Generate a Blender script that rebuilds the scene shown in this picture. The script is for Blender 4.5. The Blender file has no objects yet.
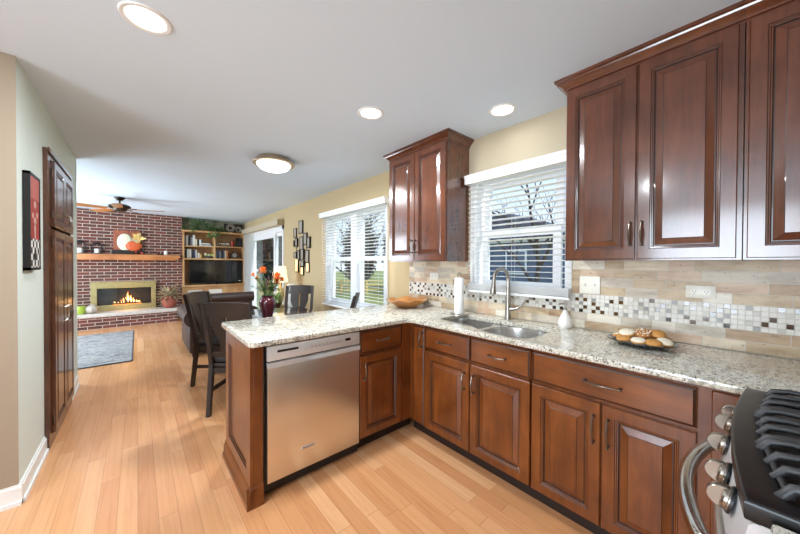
import bpy, bmesh, math, random
from mathutils import Vector, Matrix
R = math.radians
random.seed(7)
SC = bpy.context.scene
COL = SC.collection

# ------------------------------------------------------------------ camera, world, sun, added daylight lamps, exposure
def make_camera():
    yaw, pitch, roll = R(41.024), R(-0.565), R(-0.276)
    F = Vector((math.sin(yaw)*math.cos(pitch), math.cos(yaw)*math.cos(pitch), math.sin(pitch)))
    Rt = Vector((math.cos(yaw), -math.sin(yaw), 0)); U = Rt.cross(F)
    u = Rt*math.cos(roll) - U*math.sin(roll); v = Rt*math.sin(roll) + U*math.cos(roll)
    cam = bpy.data.cameras.new('camera'); co = bpy.data.objects.new('camera', cam); COL.objects.link(co)
    m = Matrix((u, v, -F)).transposed().to_4x4(); m.translation = (0, 0, 1.346)
    co.matrix_world = m
    cam.sensor_width = 36; cam.sensor_fit = 'HORIZONTAL'; cam.lens = 302.495/800*36
    cam.clip_start = .01; cam.clip_end = 200
    SC.camera = co
make_camera()

W = bpy.data.worlds.new('sky'); SC.world = W; W.use_nodes = True
wn, wl = W.node_tree.nodes, W.node_tree.links
bg = wn['Background']
sky_tc = wn.new('ShaderNodeTexCoord'); sky_sep = wn.new('ShaderNodeSeparateXYZ'); sky_rp = wn.new('ShaderNodeValToRGB')
wl.new(sky_tc.outputs['Generated'], sky_sep.inputs[0]); wl.new(sky_sep.outputs[2], sky_rp.inputs[0])
sky_rp.color_ramp.elements[0].color = (.78, .86, .95, 1); sky_rp.color_ramp.elements[0].position = 0.0
sky_rp.color_ramp.elements[1].color = (.28, .48, .85, 1); sky_rp.color_ramp.elements[1].position = .55
wl.new(sky_rp.outputs[0], bg.inputs[0]); bg.inputs[1].default_value = 1.25

def light(name, kind, loc, energy, color=(1, 1, 1), size=.2, size_y=None, direction=(0, 0, -1), parent=None, spread=180):
    l = bpy.data.lights.new(name, kind); l.energy = energy; l.color = color
    if kind == 'AREA':
        l.shape = 'RECTANGLE' if size_y else 'DISK'; l.size = size
        if size_y: l.size_y = size_y
        l.spread = R(spread)
    elif kind == 'SUN': l.angle = R(2)
    else: l.shadow_soft_size = size
    o = bpy.data.objects.new(name, l); COL.objects.link(o); o.location = loc
    o.rotation_euler = Vector(direction).to_track_quat('-Z', 'Y').to_euler()
    if parent is not None:
        o.parent = parent; o.location = Vector(loc) - Vector(parent.location)
    return o
light('sun', 'SUN', (2, -8, 12), 3.6, (1, .96, .90), direction=(-.16, .76, -.60))
# added area lamps standing in for daylight at unseen window openings
DAY = (.77, .885, 1.0)
light('daylight_fill', 'AREA', (-3.12, .3, 1.35), 72, DAY, 1.7, 1.9, (1, 0, .35), None, 140)
light('daylight_fill', 'AREA', (-2.12, 7.0, 1.35), 125, DAY, 2.2, 1.7, (1, 0, .15))
SC.view_settings.view_transform = 'Standard'; SC.view_settings.look = 'None'
SC.view_settings.gamma = 1; SC.view_settings.use_curve_mapping = False
SC.view_settings.exposure = 0.42
try:
    SC.cycles.max_bounces = 8; SC.cycles.transparent_max_bounces = 24; SC.cycles.sample_clamp_indirect = 6
except Exception: pass
LAMP = (.90, .96, 1.0)
SPOT_W = 19

# ------------------------------------------------------------------ materials
def srgb(r, g, b):
    f = lambda c: (c/12.92 if c <= .04045 else ((c+.055)/1.055)**2.4)
    return (f(r/255), f(g/255), f(b/255), 1)
class NT:
    def __init__(s, name):
        s.m = bpy.data.materials.new(name); s.m.use_nodes = True
        s.n = s.m.node_tree.nodes; s.l = s.m.node_tree.links; s.b = s.n['Principled BSDF']
    def add(s, t, **k):
        n = s.n.new(t)
        for a, v in k.items():
            if a == 'ins':
                for i, x in v.items(): s.put(n.inputs[i], x)
            else: setattr(n, a, v)
        return n
    def put(s, inp, x):
        if isinstance(x, bpy.types.NodeSocket): s.l.new(x, inp)
        else: inp.default_value = x
    def math(s, op, a, b=0.0, c=None):
        n = s.add('ShaderNodeMath', operation=op); s.put(n.inputs[0], a); s.put(n.inputs[1], b)
        if c is not None: s.put(n.inputs[2], c)
        return n.outputs[0]
    def obj(s): return s.add('ShaderNodeTexCoord').outputs['Object']
    def mapped(s, scale, rot=(0, 0, 0), src=None):
        return s.add('ShaderNodeMapping', ins={0: src or s.obj(), 2: rot, 3: scale}).outputs[0]
    def noise(s, vec, scale=5, detail=4, rough=.55, dist=0):
        n = s.add('ShaderNodeTexNoise', ins={0: vec}); n.inputs['Scale'].default_value = scale
        n.inputs['Detail'].default_value = detail; n.inputs['Roughness'].default_value = rough; n.inputs['Distortion'].default_value = dist
        return n.outputs[0]
    def ramp(s, fac, stops, interp='LINEAR'):
        n = s.add('ShaderNodeValToRGB'); s.put(n.inputs[0], fac); cr = n.color_ramp; cr.interpolation = interp
        while len(cr.elements) < len(stops): cr.elements.new(.5)
        for e, (p, c) in zip(cr.elements, stops): e.position = p; e.color = c
        return n.outputs[0]
    def mix(s, fac, a, b, mode='MIX'):
        n = s.add('ShaderNodeMix', data_type='RGBA', blend_type=mode); s.put(n.inputs[0], fac); s.put(n.inputs[6], a); s.put(n.inputs[7], b)
        return n.outputs[2]
    def bump(s, h, strength=.2, dist=.01):
        n = s.add('ShaderNodeBump'); n.inputs['Strength'].default_value = strength; n.inputs['Distance'].default_value = dist
        s.put(n.inputs['Height'], h); s.l.new(n.outputs[0], s.b.inputs['Normal'])
    def set(s, **k):
        for a, v in k.items(): s.put(s.b.inputs[{'color': 'Base Color', 'rough': 'Roughness', 'metal': 'Metallic', 'coat': 'Coat Weight', 'coat_rough': 'Coat Roughness', 'spec': 'Specular IOR Level', 'emit': 'Emission Color', 'power': 'Emission Strength', 'aniso': 'Anisotropic', 'sub': 'Subsurface Weight', 'trans': 'Transmission Weight', 'alpha': 'Alpha'}[a]], v)
        return s.m
def flat(name, c, rough=.5, vary=.06, metal=0, scale=14, coat=0, **k):
    t = NT(name); d = tuple(max(0, x*(1-vary)) for x in c[:3])+(1,); e = tuple(min(1, x*(1+vary)) for x in c[:3])+(1,)
    col = t.ramp(t.noise(t.obj(), scale, 3), [(.3, d), (.7, e)])
    t.set(color=col, rough=rough, metal=metal, coat=coat, **k); return t.m
def wood(name, axis, dark, mid, lite, rough=.3, coat=.35, scale=1.0):
    t = NT(name); st = [(14, 14, 1.3), (14, 1.3, 14), (1.3, 14, 14)][{'z': 0, 'y': 1, 'x': 2}[axis]]
    st = tuple(v*scale for v in st)
    v = t.mapped(st); big = t.noise(t.mapped((2.2, 2.2, 2.2)), 1.6, 3)
    g = t.noise(v, 1.6, 5, .6, .9); f = t.noise(t.mapped(tuple(q*5 for q in st)), 2.0, 3, .6)
    c = t.ramp(g, [(.30, dark), (.52, mid), (.75, lite)])
    c = t.mix(.18, c, t.ramp(f, [(.35, dark), (.65, lite)]))
    c = t.mix(.42, c, t.ramp(big, [(.35, dark), (.65, lite)]))
    t.set(color=c, rough=rough, coat=coat, coat_rough=.12); t.bump(f, .04, .002); return t.m

M = {}
CD, CM, CL = srgb(74, 34, 11), srgb(112, 56, 20), srgb(142, 80, 32)
for ax in 'xyz': M['cherry_'+ax] = wood('cherry_'+ax, ax, CD, CM, CL)
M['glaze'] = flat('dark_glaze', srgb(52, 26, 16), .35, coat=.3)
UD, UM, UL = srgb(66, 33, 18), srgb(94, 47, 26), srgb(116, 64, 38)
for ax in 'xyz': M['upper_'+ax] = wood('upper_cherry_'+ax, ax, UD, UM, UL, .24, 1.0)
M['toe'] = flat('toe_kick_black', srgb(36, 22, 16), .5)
OD, OM, OL = srgb(166, 118, 72), srgb(204, 156, 104), srgb(222, 180, 128)
for ax in 'xz': M['oak_'+ax] = wood('light_oak_'+ax, ax, OD, OM, OL, .4, .15)
M['espresso'] = wood('espresso_wood', 'z', srgb(24, 15, 12), srgb(36, 24, 19), srgb(46, 32, 26), .42, .08)
M['table_wood'] = wood('polished_dark_wood', 'x', srgb(34, 20, 14), srgb(52, 31, 21), srgb(70, 43, 29), .12, 1.0)
M['pantry_wood'] = wood('pantry_cherry', 'z', srgb(54, 30, 20), srgb(84, 48, 30), srgb(110, 66, 42), .28, .5)
M['mantel_oak'] = wood('mantel_oak', 'x', srgb(150, 88, 46), srgb(186, 116, 66), srgb(206, 138, 84), .4, .1)
M['fan_wood'] = wood('fan_blade_oak', 'x', srgb(130, 74, 30), srgb(170, 104, 48), srgb(196, 130, 68), .35, .3)
M['bowl_wood'] = wood('turned_bowl_wood', 'x', srgb(150, 92, 44), srgb(190, 126, 66), srgb(212, 152, 90), .35, .3)

t = NT('granite'); v = t.mapped((1, 1, 1))
vs = t.mapped((70, 110, 80)); n1 = t.noise(vs, 1.0, 6, .68, .6); n2 = t.noise(t.mapped((20, 34, 26)), 1.0, 5, .6, .8); n3 = t.noise(t.mapped((9, 9, 9)), 1, 3)
c = t.ramp(n1, [(.37, srgb(40, 39, 37)), (.42, srgb(112, 109, 102)), (.47, srgb(206, 201, 188)), (.64, srgb(230, 227, 216))])
c = t.mix(t.ramp(n2, [(.36, (1, 1, 1, 1)), (.46, (0, 0, 0, 1))]), c, srgb(134, 130, 120))
c = t.mix(t.ramp(n3, [(.45, (0, 0, 0, 1)), (.7, (.5, .5, .5, 1))]), c, srgb(204, 196, 174))
vo = t.add('ShaderNodeTexVoronoi', ins={0: t.mapped((120, 120, 120))}); vo.inputs['Scale'].default_value = 1.0
c = t.mix(t.ramp(vo.outputs['Distance'], [(.12, (.55, .55, .55, 1)), (.3, (0, 0, 0, 1))]), c, srgb(70, 66, 60))
M['granite'] = t.set(color=c, rough=.13, coat=.25, coat_rough=.05)

t = NT('oak_floor'); sx = t.add('ShaderNodeSeparateXYZ', ins={0: t.obj()}); PW, PL = .083, 1.05
rx = t.math('DIVIDE', sx.outputs[0], PW); row = t.math('FLOOR', rx); fx = t.math('FRACT', rx)
wn1 = t.add('ShaderNodeTexWhiteNoise', noise_dimensions='1D'); t.put(wn1.inputs['W'], row)
ry = t.math('ADD', t.math('DIVIDE', sx.outputs[1], PL), t.math('MULTIPLY', wn1.outputs[0], 7.3)); idy = t.math('FLOOR', ry); fy = t.math('FRACT', ry)
wn2 = t.add('ShaderNodeTexWhiteNoise', noise_dimensions='2D'); cb = t.add('ShaderNodeCombineXYZ', ins={0: row, 1: idy}); t.put(wn2.inputs[0], cb.outputs[0])
plank = t.ramp(wn2.outputs[0], [(0, srgb(202, 141, 93)), (.35, srgb(215, 155, 106)), (.7, srgb(221, 164, 115)), (1, srgb(228, 177, 131))])
cb2 = t.add('ShaderNodeCombineXYZ', ins={0: t.math('ADD', t.math('MULTIPLY', sx.outputs[0], 17), t.math('MULTIPLY', wn2.outputs[0], 40)), 1: t.math('MULTIPLY', sx.outputs[1], 1.5), 2: t.math('MULTIPLY', wn2.outputs[0], 9)})
g = t.noise(cb2.outputs[0], 1.0, 5, .6, 1.6)
wv = t.add('ShaderNodeTexWave', wave_type='BANDS', bands_direction='X', ins={0: cb2.outputs[0]}); wv.inputs['Scale'].default_value = .55; wv.inputs['Distortion'].default_value = 9; wv.inputs['Detail'].default_value = 2; wv.inputs['Detail Scale'].default_value = .7
c = t.mix(.30, plank, t.ramp(g, [(.3, srgb(184, 121, 78)), (.5, srgb(210, 151, 105)), (.8, srgb(220, 169, 125))]))
c = t.mix(t.math('MULTIPLY', t.ramp(wv.outputs[0], [(.0, (1, 1, 1, 1)), (.16, (0, 0, 0, 1))]), .10), c, srgb(150, 92, 54))
gap = t.math('MAXIMUM', t.math('LESS_THAN', fx, .018), t.math('LESS_THAN', fy, .0018))
c = t.mix(t.math('MULTIPLY', gap, .6), c, srgb(110, 66, 40))
M['floor'] = t.set(color=c, rough=.27, coat=.2, coat_rough=.1)

def paint(name, c, rough=.7):
    t = NT(name); n = t.noise(t.obj(), 90, 3); t.set(color=c, rough=rough); t.bump(n, .03, .002); return t.m
M['ceiling'] = paint('ceiling_white', srgb(216, 229, 242), .85)
M['wall_tan'] = paint('wall_tan', srgb(192, 170, 130))
M['wall_sage'] = paint('wall_sage', srgb(214, 222, 214))
M['wall_beige'] = paint('wall_beige', srgb(160, 144, 124))
M['wall_olive'] = paint('wall_olive', srgb(196, 194, 166))
M['wall_cream'] = paint('wall_cream', srgb(188, 174, 148))
M['white_trim'] = flat('white_trim', srgb(236, 236, 234), .35, .02)
M['blind'] = flat('white_blind', srgb(240, 240, 238), .45, .02)
M['vinyl'] = flat('white_vinyl', srgb(238, 239, 240), .35, .02)
M['cord'] = flat('cord_white', srgb(225, 225, 222), .6)

def brick_mat():
    t = NT('red_brick'); sp = t.add('ShaderNodeSeparateXYZ', ins={0: t.obj()})
    cb = t.add('ShaderNodeCombineXYZ', ins={0: sp.outputs[0], 1: sp.outputs[2], 2: 0.0})
    b = t.add('ShaderNodeTexBrick', ins={0: cb.outputs[0]}, offset=.5)
    b.inputs['Color1'].default_value = srgb(108, 45, 34); b.inputs['Color2'].default_value = srgb(54, 33, 28); b.inputs['Mortar'].default_value = srgb(182, 166, 152)
    b.inputs['Scale'].default_value = 1; b.inputs['Mortar Size'].default_value = .006; b.inputs['Mortar Smooth'].default_value = .1
    b.inputs['Bias'].default_value = 0; b.inputs['Brick Width'].default_value = .213; b.inputs['Row Height'].default_value = .0675
    c = t.mix(.25, b.outputs[0], t.ramp(t.noise(t.obj(), 30, 4), [(.3, srgb(60, 36, 32)), (.7, srgb(160, 100, 84))]), 'MIX')
    c = t.mix(b.outputs[1], c, srgb(182, 166, 152))
    t.set(color=c, rough=.8); t.bump(t.math('SUBTRACT', 1.0, b.outputs[1]), .5, .006); return t.m
M['brick'] = brick_mat()
def stone(name, a, b, scale=9):
    t = NT(name); n = t.noise(t.mapped((1, .6, 2)), scale, 6, .62, .5)
    c = t.ramp(n, [(.32, a), (.55, b), (.8, tuple(min(1, x*1.12) for x in b[:3])+(1,))])
    pit = t.noise(t.obj(), 46, 3, .5); c = t.mix(t.ramp(pit, [(.28, (.6, .6, .6, 1)), (.36, (0, 0, 0, 1))]), c, tuple(x*.45 for x in a[:3])+(1,))
    t.set(color=c, rough=.42); return t.m
M['trav'] = [stone('travertine_%s' % k, srgb(*a), srgb(*b)) for k, (a, b) in {'cream': ((198, 178, 148), (220, 204, 178)), 'tan': ((168, 142, 110), (198, 176, 144)), 'rose': ((184, 150, 122), (208, 184, 158)), 'umber': ((146, 116, 86), (182, 154, 122)), 'grey': ((168, 156, 138), (202, 190, 172)), 'pale': ((206, 194, 174), (226, 218, 202))}.items()]
M['grout'] = flat('grout', srgb(206, 200, 188), .8)
M['mos'] = [stone('mosaic_white', srgb(206, 200, 190), srgb(226, 222, 214)), flat('mosaic_grey', srgb(150, 148, 144), .3), flat('mosaic_light', srgb(190, 184, 172), .3), flat('mosaic_brown', srgb(84, 56, 26), .12, .3, coat=.6), flat('mosaic_black', srgb(48, 38, 32), .12, .2, coat=.6)]
t = NT('stainless'); n = t.noise(t.mapped((1, 1, 4)), 1.0, 2)
M['steel'] = t.set(color=t.ramp(n, [(.3, srgb(222, 219, 214)), (.7, srgb(232, 229, 224))]), rough=t.ramp(n, [(.3, (.30, .30, .30, 1)), (.7, (.33, .33, .33, 1))]), metal=1.0)
M['steel_light'] = flat('stainless_panel', srgb(208, 209, 210), .36, .02, metal=.35)  # less metallic steel, the panel's brighter reflection is put into the colour
M['chrome'] = flat('polished_steel', srgb(205, 205, 203), .14, .02, metal=1)
M['knob'] = flat('knob_steel', srgb(150, 142, 132), .25, .04, metal=.9)
M['nickel'] = flat('brushed_nickel', srgb(165, 160, 152), .28, .04, metal=1)
M['rim'] = flat('satin_rim', srgb(164, 146, 122), .35, .03, metal=.4)
M['bronze'] = flat('antique_bronze', srgb(116, 103, 92), .28, .15, metal=.85)
M['iron'] = flat('cast_iron', srgb(50, 50, 52), .42, .12, scale=80)
M['enamel'] = flat('black_enamel', srgb(18, 18, 20), .3, .1)
M['black'] = flat('black_plastic', srgb(22, 22, 24), .4)
M['fanmetal'] = flat('fan_bronze', srgb(58, 48, 38), .35, .1, metal=.6)
M['brass'] = flat('antique_brass', srgb(176, 160, 110), .35, .1, metal=.5)
M['leather'] = flat('brown_leather', srgb(58, 40, 34), .5, .15)
M['seat_black'] = flat('black_seat_fabric', srgb(32, 28, 28), .6)
M['slab'] = flat('hearth_stone', srgb(196, 188, 178), .6, .12, scale=20)
M['soot'] = flat('soot_black', srgb(34, 26, 22), .9, .3)
M['log'] = flat('charred_log', srgb(70, 44, 30), .9, .4)
t = NT('flame'); sp = t.add('ShaderNodeSeparateXYZ', ins={0: t.add('ShaderNodeTexCoord').outputs['Generated']})
cf = t.ramp(sp.outputs[2], [(0, (1, .82, .45, 1)), (.45, (1, .55, .16, 1)), (1, (1, .22, .03, 1))]); M['flame'] = t.set(color=(0, 0, 0, 1), emit=cf, power=5)
t = NT('ember'); M['ember'] = t.set(color=(.1, .02, 0, 1), emit=(1, .25, .04, 1), power=2.0)
t = NT('lamp_diffuser'); M['diffuser'] = t.set(color=(1, 1, 1, 1), emit=(1, .97, .92, 1), power=3.0)
t = NT('lamp_shade'); M['shade'] = t.set(color=srgb(236, 220, 184), emit=(1, .82, .55, 1), power=.75, rough=.8)
t = NT('candle_glow'); M['glow'] = t.set(color=srgb(250, 220, 170), emit=(1, .6, .25, 1), power=.9)
M['terracotta'] = flat('terracotta', srgb(156, 84, 66), .6, .1)
M['plum'] = flat('plum_glaze', srgb(78, 28, 38), .12, .2, coat=.7)
M['ceramic'] = flat('white_ceramic', srgb(236, 234, 228), .2, .02, coat=.4)
M['paper'] = flat('paper_white', srgb(240, 240, 238), .85, .02)
M['ivory'] = flat('ivory_plate', srgb(232, 228, 216), .35, .02)
M['leaf'] = [flat('leaf_green_%s' % n, srgb(*c), .5, .2) for n, c in (('deep', (70, 106, 56)), ('mid', (106, 146, 80)), ('pale', (160, 188, 126)))]
M['dryleaf'] = [flat('dry_leaf_%s' % n, srgb(*c), .6, .15) for n, c in (('straw', (208, 192, 158)), ('sage', (160, 152, 118)), ('rust', (150, 96, 70)))]
M['petal'] = [flat('petal_%s' % n, srgb(*c), .6, .12) for n, c in (('orange', (226, 120, 44)), ('amber', (232, 150, 70)))]
M['lime'] = flat('lime_glaze', srgb(158, 178, 64), .3); M['gourd'] = flat('grey_gourd', srgb(176, 166, 152), .6)
M['pumpkin'] = flat('pumpkin_orange', srgb(206, 92, 46), .5); M['pump_white'] = flat('pumpkin_white', srgb(218, 214, 186), .5)
M['canvas'] = flat('canvas_rust', srgb(150, 84, 58), .7, .3); M['yellow'] = flat('harvest_yellow', srgb(226, 190, 110), .5)
M['cookie'] = [flat('cookie_golden', srgb(198, 142, 76), .75, .15, scale=60), flat('cookie_brown', srgb(170, 112, 58), .75, .15, scale=60), flat('cookie_sugar', srgb(236, 226, 204), .7, .05, scale=60)]
M['plate'] = flat('black_plate', srgb(34, 36, 42), .2, coat=.4)
M['screen'] = flat('tv_screen', srgb(14, 14, 16), .12, .1, coat=.3)
M['red'] = flat('red_wax', srgb(160, 40, 36), .5); M['mirror'] = flat('mirror_glass', srgb(196, 190, 176), .22, .05, metal=.35)  # mirror: pale base colour paints in the bright reflection
M['artred'] = flat('art_red', srgb(158, 48, 44), .6, .12); M['artpale'] = flat('art_pale', srgb(202, 158, 146), .6, .1)
M['artdeep'] = flat('art_rose', srgb(180, 96, 88), .6, .1)
t = NT('checker'); ch = t.add('ShaderNodeTexChecker', ins={0: t.mapped((1, 1, 1))}); ch.inputs['Color1'].default_value = srgb(225, 222, 214); ch.inputs['Color2'].default_value = srgb(34, 30, 30); ch.inputs['Scale'].default_value = 26
M['checker'] = t.set(color=ch.outputs[0], rough=.6)
t = NT('rug_weave'); n = t.noise(t.mapped((4, 11, 1)), 1.2, 6, .78, 1.2); n2 = t.noise(t.mapped((60, 60, 1)), 3, 2)
c = t.ramp(n, [(.34, srgb(44, 46, 54)), (.45, srgb(96, 98, 104)), (.53, srgb(180, 176, 168)), (.60, srgb(78, 80, 90)), (.72, srgb(150, 134, 110))]); c = t.mix(.25, c, t.ramp(n2, [(.3, srgb(70, 72, 78)), (.7, srgb(205, 202, 196))]))
M['rug'] = t.set(color=c, rough=.95); M['rug_edge'] = flat('rug_binding', srgb(66, 66, 72), .95)
t = NT('clear_glass'); t.n.remove(t.b)
tr = t.add('ShaderNodeBsdfTransparent'); tr.inputs[0].default_value = (.93, .96, .97, 1); gl = t.add('ShaderNodeBsdfGlossy'); gl.inputs['Roughness'].default_value = .02
lw = t.add('ShaderNodeLayerWeight'); lw.inputs[0].default_value = .5; fz = t.math('MULTIPLY_ADD', t.math('POWER', lw.outputs['Facing'], 5.0), .9, .03); mx = t.add('ShaderNodeMixShader'); t.l.new(fz, mx.inputs[0]); t.l.new(tr.outputs[0], mx.inputs[1]); t.l.new(gl.outputs[0], mx.inputs[2])
t.l.new(mx.outputs[0], t.n['Material Output'].inputs[0]); M['glass'] = t.m
t = NT('lawn'); n = t.noise(t.obj(), .35, 5); n2 = t.noise(t.obj(), 6, 4)
M['lawn'] = t.set(color=t.mix(.4, t.ramp(n, [(.35, srgb(104, 122, 50)), (.65, srgb(160, 158, 82))]), t.ramp(n2, [(.3, srgb(86, 104, 40)), (.7, srgb(180, 170, 100))])), rough=.95)
M['bark'] = flat('bark', srgb(62, 54, 50), .9, .25); M['siding'] = flat('blue_grey_siding', srgb(88, 102, 128), .7, .08)
M['roof'] = flat('roof_shingle', srgb(66, 68, 76), .9, .2); M['fence_wood'] = flat('fence_wood', srgb(196, 170, 96), .8, .1)
M['hedge'] = [flat('hedge_dark', srgb(52, 60, 52), .9, .3), flat('hedge_grey', srgb(84, 84, 76), .9, .3)]
BOOK = {n: flat('book_'+n, srgb(*c), .5) for n, c in {'white': (224, 222, 214), 'black': (40, 38, 40), 'blue': (60, 76, 104), 'tan': (176, 148, 112), 'grey': (128, 130, 132), 'cream': (212, 200, 172), 'orange': (186, 112, 66), 'green': (74, 92, 80), 'brown': (96, 66, 48)}.items()}

# ------------------------------------------------------------------ mesh helpers
class MB:
    def __init__(s): s.v = []; s.f = []; s.mi = []; s.T = None; s.k = 0
    def _add(s, vs, fs):
        b = len(s.v); T = s.T
        s.v += [tuple(T @ Vector(p)) if T is not None else tuple(p) for p in vs]
        s.f += [tuple(b+i for i in f) for f in fs]; s.mi += [s.k]*len(fs); return s
    def box(s, x0, x1, y0, y1, z0, z1, bev=0, seg=1):
        if x0 > x1: x0, x1 = x1, x0
        if y0 > y1: y0, y1 = y1, y0
        if z0 > z1: z0, z1 = z1, z0
        if bev <= 0:
            vs = [(x, y, z) for x in (x0, x1) for y in (y0, y1) for z in (z0, z1)]
            return s._add(vs, [(0, 1, 3, 2), (4, 6, 7, 5), (0, 4, 5, 1), (2, 3, 7, 6), (0, 2, 6, 4), (1, 5, 7, 3)])
        bm = bmesh.new(); bmesh.ops.create_cube(bm, size=1)
        for v in bm.verts: v.co = ((v.co.x+.5)*(x1-x0)+x0, (v.co.y+.5)*(y1-y0)+y0, (v.co.z+.5)*(z1-z0)+z0)
        bev = min(bev, .49*min(x1-x0, y1-y0, z1-z0))
        bmesh.ops.bevel(bm, geom=bm.edges[:], offset=bev, segments=seg, affect='EDGES', profile=.5)
        return s.frombm(bm)
    def frombm(s, bm):
        bm.verts.index_update(); s._add([v.co[:] for v in bm.verts], [[v.index for v in f.verts] for f in bm.faces]); bm.free(); return s
    def tube(s, pts, r, n=8, closed=False, cap=True, flat_=1.0):
        pts = [Vector(p) for p in pts]; N = len(pts); rs = r if isinstance(r, (list, tuple)) else [r]*N
        vs = []; up = None
        for i, p in enumerate(pts):
            a = pts[(i-1) % N] if (closed or i > 0) else p; b = pts[(i+1) % N] if (closed or i < N-1) else p
            t = (b-a).normalized()
            if up is None:
                up = Vector((0, 0, 1)) if abs(t.z) < .9 else Vector((1, 0, 0))
            side = t.cross(up)
            if side.length < 1e-5: side = t.orthogonal()
            side.normalize(); up = side.cross(t).normalized()
            for k in range(n):
                q = 2*math.pi*k/n; vs.append(p + side*math.cos(q)*rs[i] + up*math.sin(q)*rs[i]*flat_)
        fs = []
        for i in range(N if closed else N-1):
            j = (i+1) % N
            for k in range(n): fs.append((i*n+k, i*n+(k+1) % n, j*n+(k+1) % n, j*n+k))
        if cap and not closed: fs += [tuple(range(n)), tuple(range((N-1)*n, N*n))]
        return s._add(vs, fs)
    def lathe(s, prof, c=(0, 0, 0), n=24, sx=1, sy=1, wob=None):
        vs = []; fs = []; m = len(prof)
        for k in range(n):
            q = 2*math.pi*k/n
            for r, z in prof:
                w = 1 if wob is None else wob(q, z); vs.append((c[0]+r*w*sx*math.cos(q), c[1]+r*w*sy*math.sin(q), c[2]+z))
        for k in range(n):
            j = (k+1) % n
            for i in range(m-1): fs.append((k*m+i, j*m+i, j*m+i+1, k*m+i+1))
        if prof[0][0] > 1e-6: fs.append(tuple(k*m for k in range(n)))
        if prof[-1][0] > 1e-6: fs.append(tuple(k*m+m-1 for k in range(n)))
        return s._add(vs, fs)
    def sphere(s, c, r, n=12, m=8, sx=1, sy=1, sz=1, wob=None):
        return s.lathe([(r*math.sin(math.pi*i/m), -r*sz*math.cos(math.pi*i/m)) for i in range(m+1)], c, n, sx, sy, wob)
    def prism(s, poly, a, b, axis='z', holes=(), bev=0, seg=2):
        """polygon in the two other axes, extruded from a to b along axis"""
        bm = bmesh.new(); ed = []
        for loop in [poly]+list(holes):
            vs = [bm.verts.new((p[0], p[1], 0)) for p in loop]
            ed += [bm.edges.new((vs[i], vs[(i+1) % len(vs)])) for i in range(len(vs))]
        if holes: bmesh.ops.triangle_fill(bm, use_beauty=True, use_dissolve=False, edges=ed)
        else: bmesh.ops.contextual_create(bm, geom=bm.edges[:]) if False else bm.faces.new([v for v in bm.verts])
        top = bm.faces[:]
        e = bmesh.ops.extrude_face_region(bm, geom=top)
        nv = [g for g in e['geom'] if isinstance(g, bmesh.types.BMVert)]
        bmesh.ops.translate(bm, verts=nv, vec=(0, 0, 1))
        for v in bm.verts:
            x, y, w = v.co; h = a+(b-a)*w
            v.co = {'z': (x, y, h), 'y': (x, h, y), 'x': (h, x, y)}[axis]
        bmesh.ops.recalc_face_normals(bm, faces=bm.faces[:])
        if bev > 0:
            bm.normal_update()
            es = [q for q in bm.edges if len(q.link_faces) == 2 and q.calc_face_angle(0) > R(60) and abs(({'x': 0, 'y': 1, 'z': 2}[axis] == 0 and q.verts[0].co.x-q.verts[1].co.x) or ({'x': 0, 'y': 1, 'z': 2}[axis] == 1 and q.verts[0].co.y-q.verts[1].co.y) or ({'x': 0, 'y': 1, 'z': 2}[axis] == 2 and q.verts[0].co.z-q.verts[1].co.z)) < 1e-6]
            bmesh.ops.bevel(bm, geom=es, offset=bev, segments=seg, affect='EDGES', profile=.5)
        return s.frombm(bm)
    def rings(s, w, h, prof, F, mats=None):
        """nested rectangles (inset, out) in the frame F(u,v,w); mats[i] = material slot of ring i"""
        vs = []; fs = []; ms = []
        for (ins, o) in prof:
            vs += [F(ins, ins, o), F(w-ins, ins, o), F(w-ins, h-ins, o), F(ins, h-ins, o)]
        for i in range(len(prof)-1):
            for k in range(4): fs.append((i*4+k, i*4+(k+1) % 4, i*4+4+(k+1) % 4, i*4+4+k)); ms.append((mats or [0]*99)[i])
        fs.append(tuple((len(prof)-1)*4+k for k in range(4))); ms.append(0)
        fs.append((0, 1, 2, 3)); ms.append(0)
        k0 = s.k; b = len(s.mi); s._add(vs, fs); s.mi[b:] = ms; s.k = k0; return s
    def build(s, name, mats, parent=None, smooth=True, base=None, ang=38):
        if not isinstance(mats, (list, tuple)): mats = [mats]
        me = bpy.data.meshes.new(name)
        o0 = ORIG.get(parent.name, Vector()) if parent is not None else (Vector(base) if base is not None else Vector())
        me.from_pydata([(p[0]-o0.x, p[1]-o0.y, p[2]-o0.z) for p in s.v], [], s.f)
        for m in mats: me.materials.append(m)
        me.polygons.foreach_set('material_index', s.mi)
        bm = bmesh.new(); bm.from_mesh(me); bmesh.ops.recalc_face_normals(bm, faces=bm.faces[:]); bm.to_mesh(me); bm.free()
        if smooth:
            me.shade_smooth(); me.set_sharp_from_angle(angle=R(ang))
        ob = bpy.data.objects.new(name, me); COL.objects.link(ob)
        if parent is not None: ob.parent = parent; ORIG[ob.name] = o0
        else: ob.location = o0
        return ob
ORIG = {}
def tag(o, label, cat, group=None, kind=None):
    o['label'] = label; o['category'] = cat
    if group: o['group'] = group
    if kind: o['kind'] = kind
    return o
def thing(name, label, cat, loc=(0, 0, 0), group=None, local=False):
    o = bpy.data.objects.new(name, None); COL.objects.link(o); o.empty_display_size = .05
    o.location = loc; ORIG[o.name] = Vector() if local else Vector(loc)
    return tag(o, label, cat, group)
def struct(o): o['kind'] = 'structure'; return o
def copy_tree(o, parent=None):
    c = o.copy(); COL.objects.link(c)
    if parent is not None: c.parent = parent
    for ch in list(o.children): copy_tree(ch, c)
    return c
def arc(cx, cy, r, a0, a1, n):
    return [(cx+r*math.cos(R(a0+(a1-a0)*i/n)), cy+r*math.sin(R(a0+(a1-a0)*i/n))) for i in range(n+1)]

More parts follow.
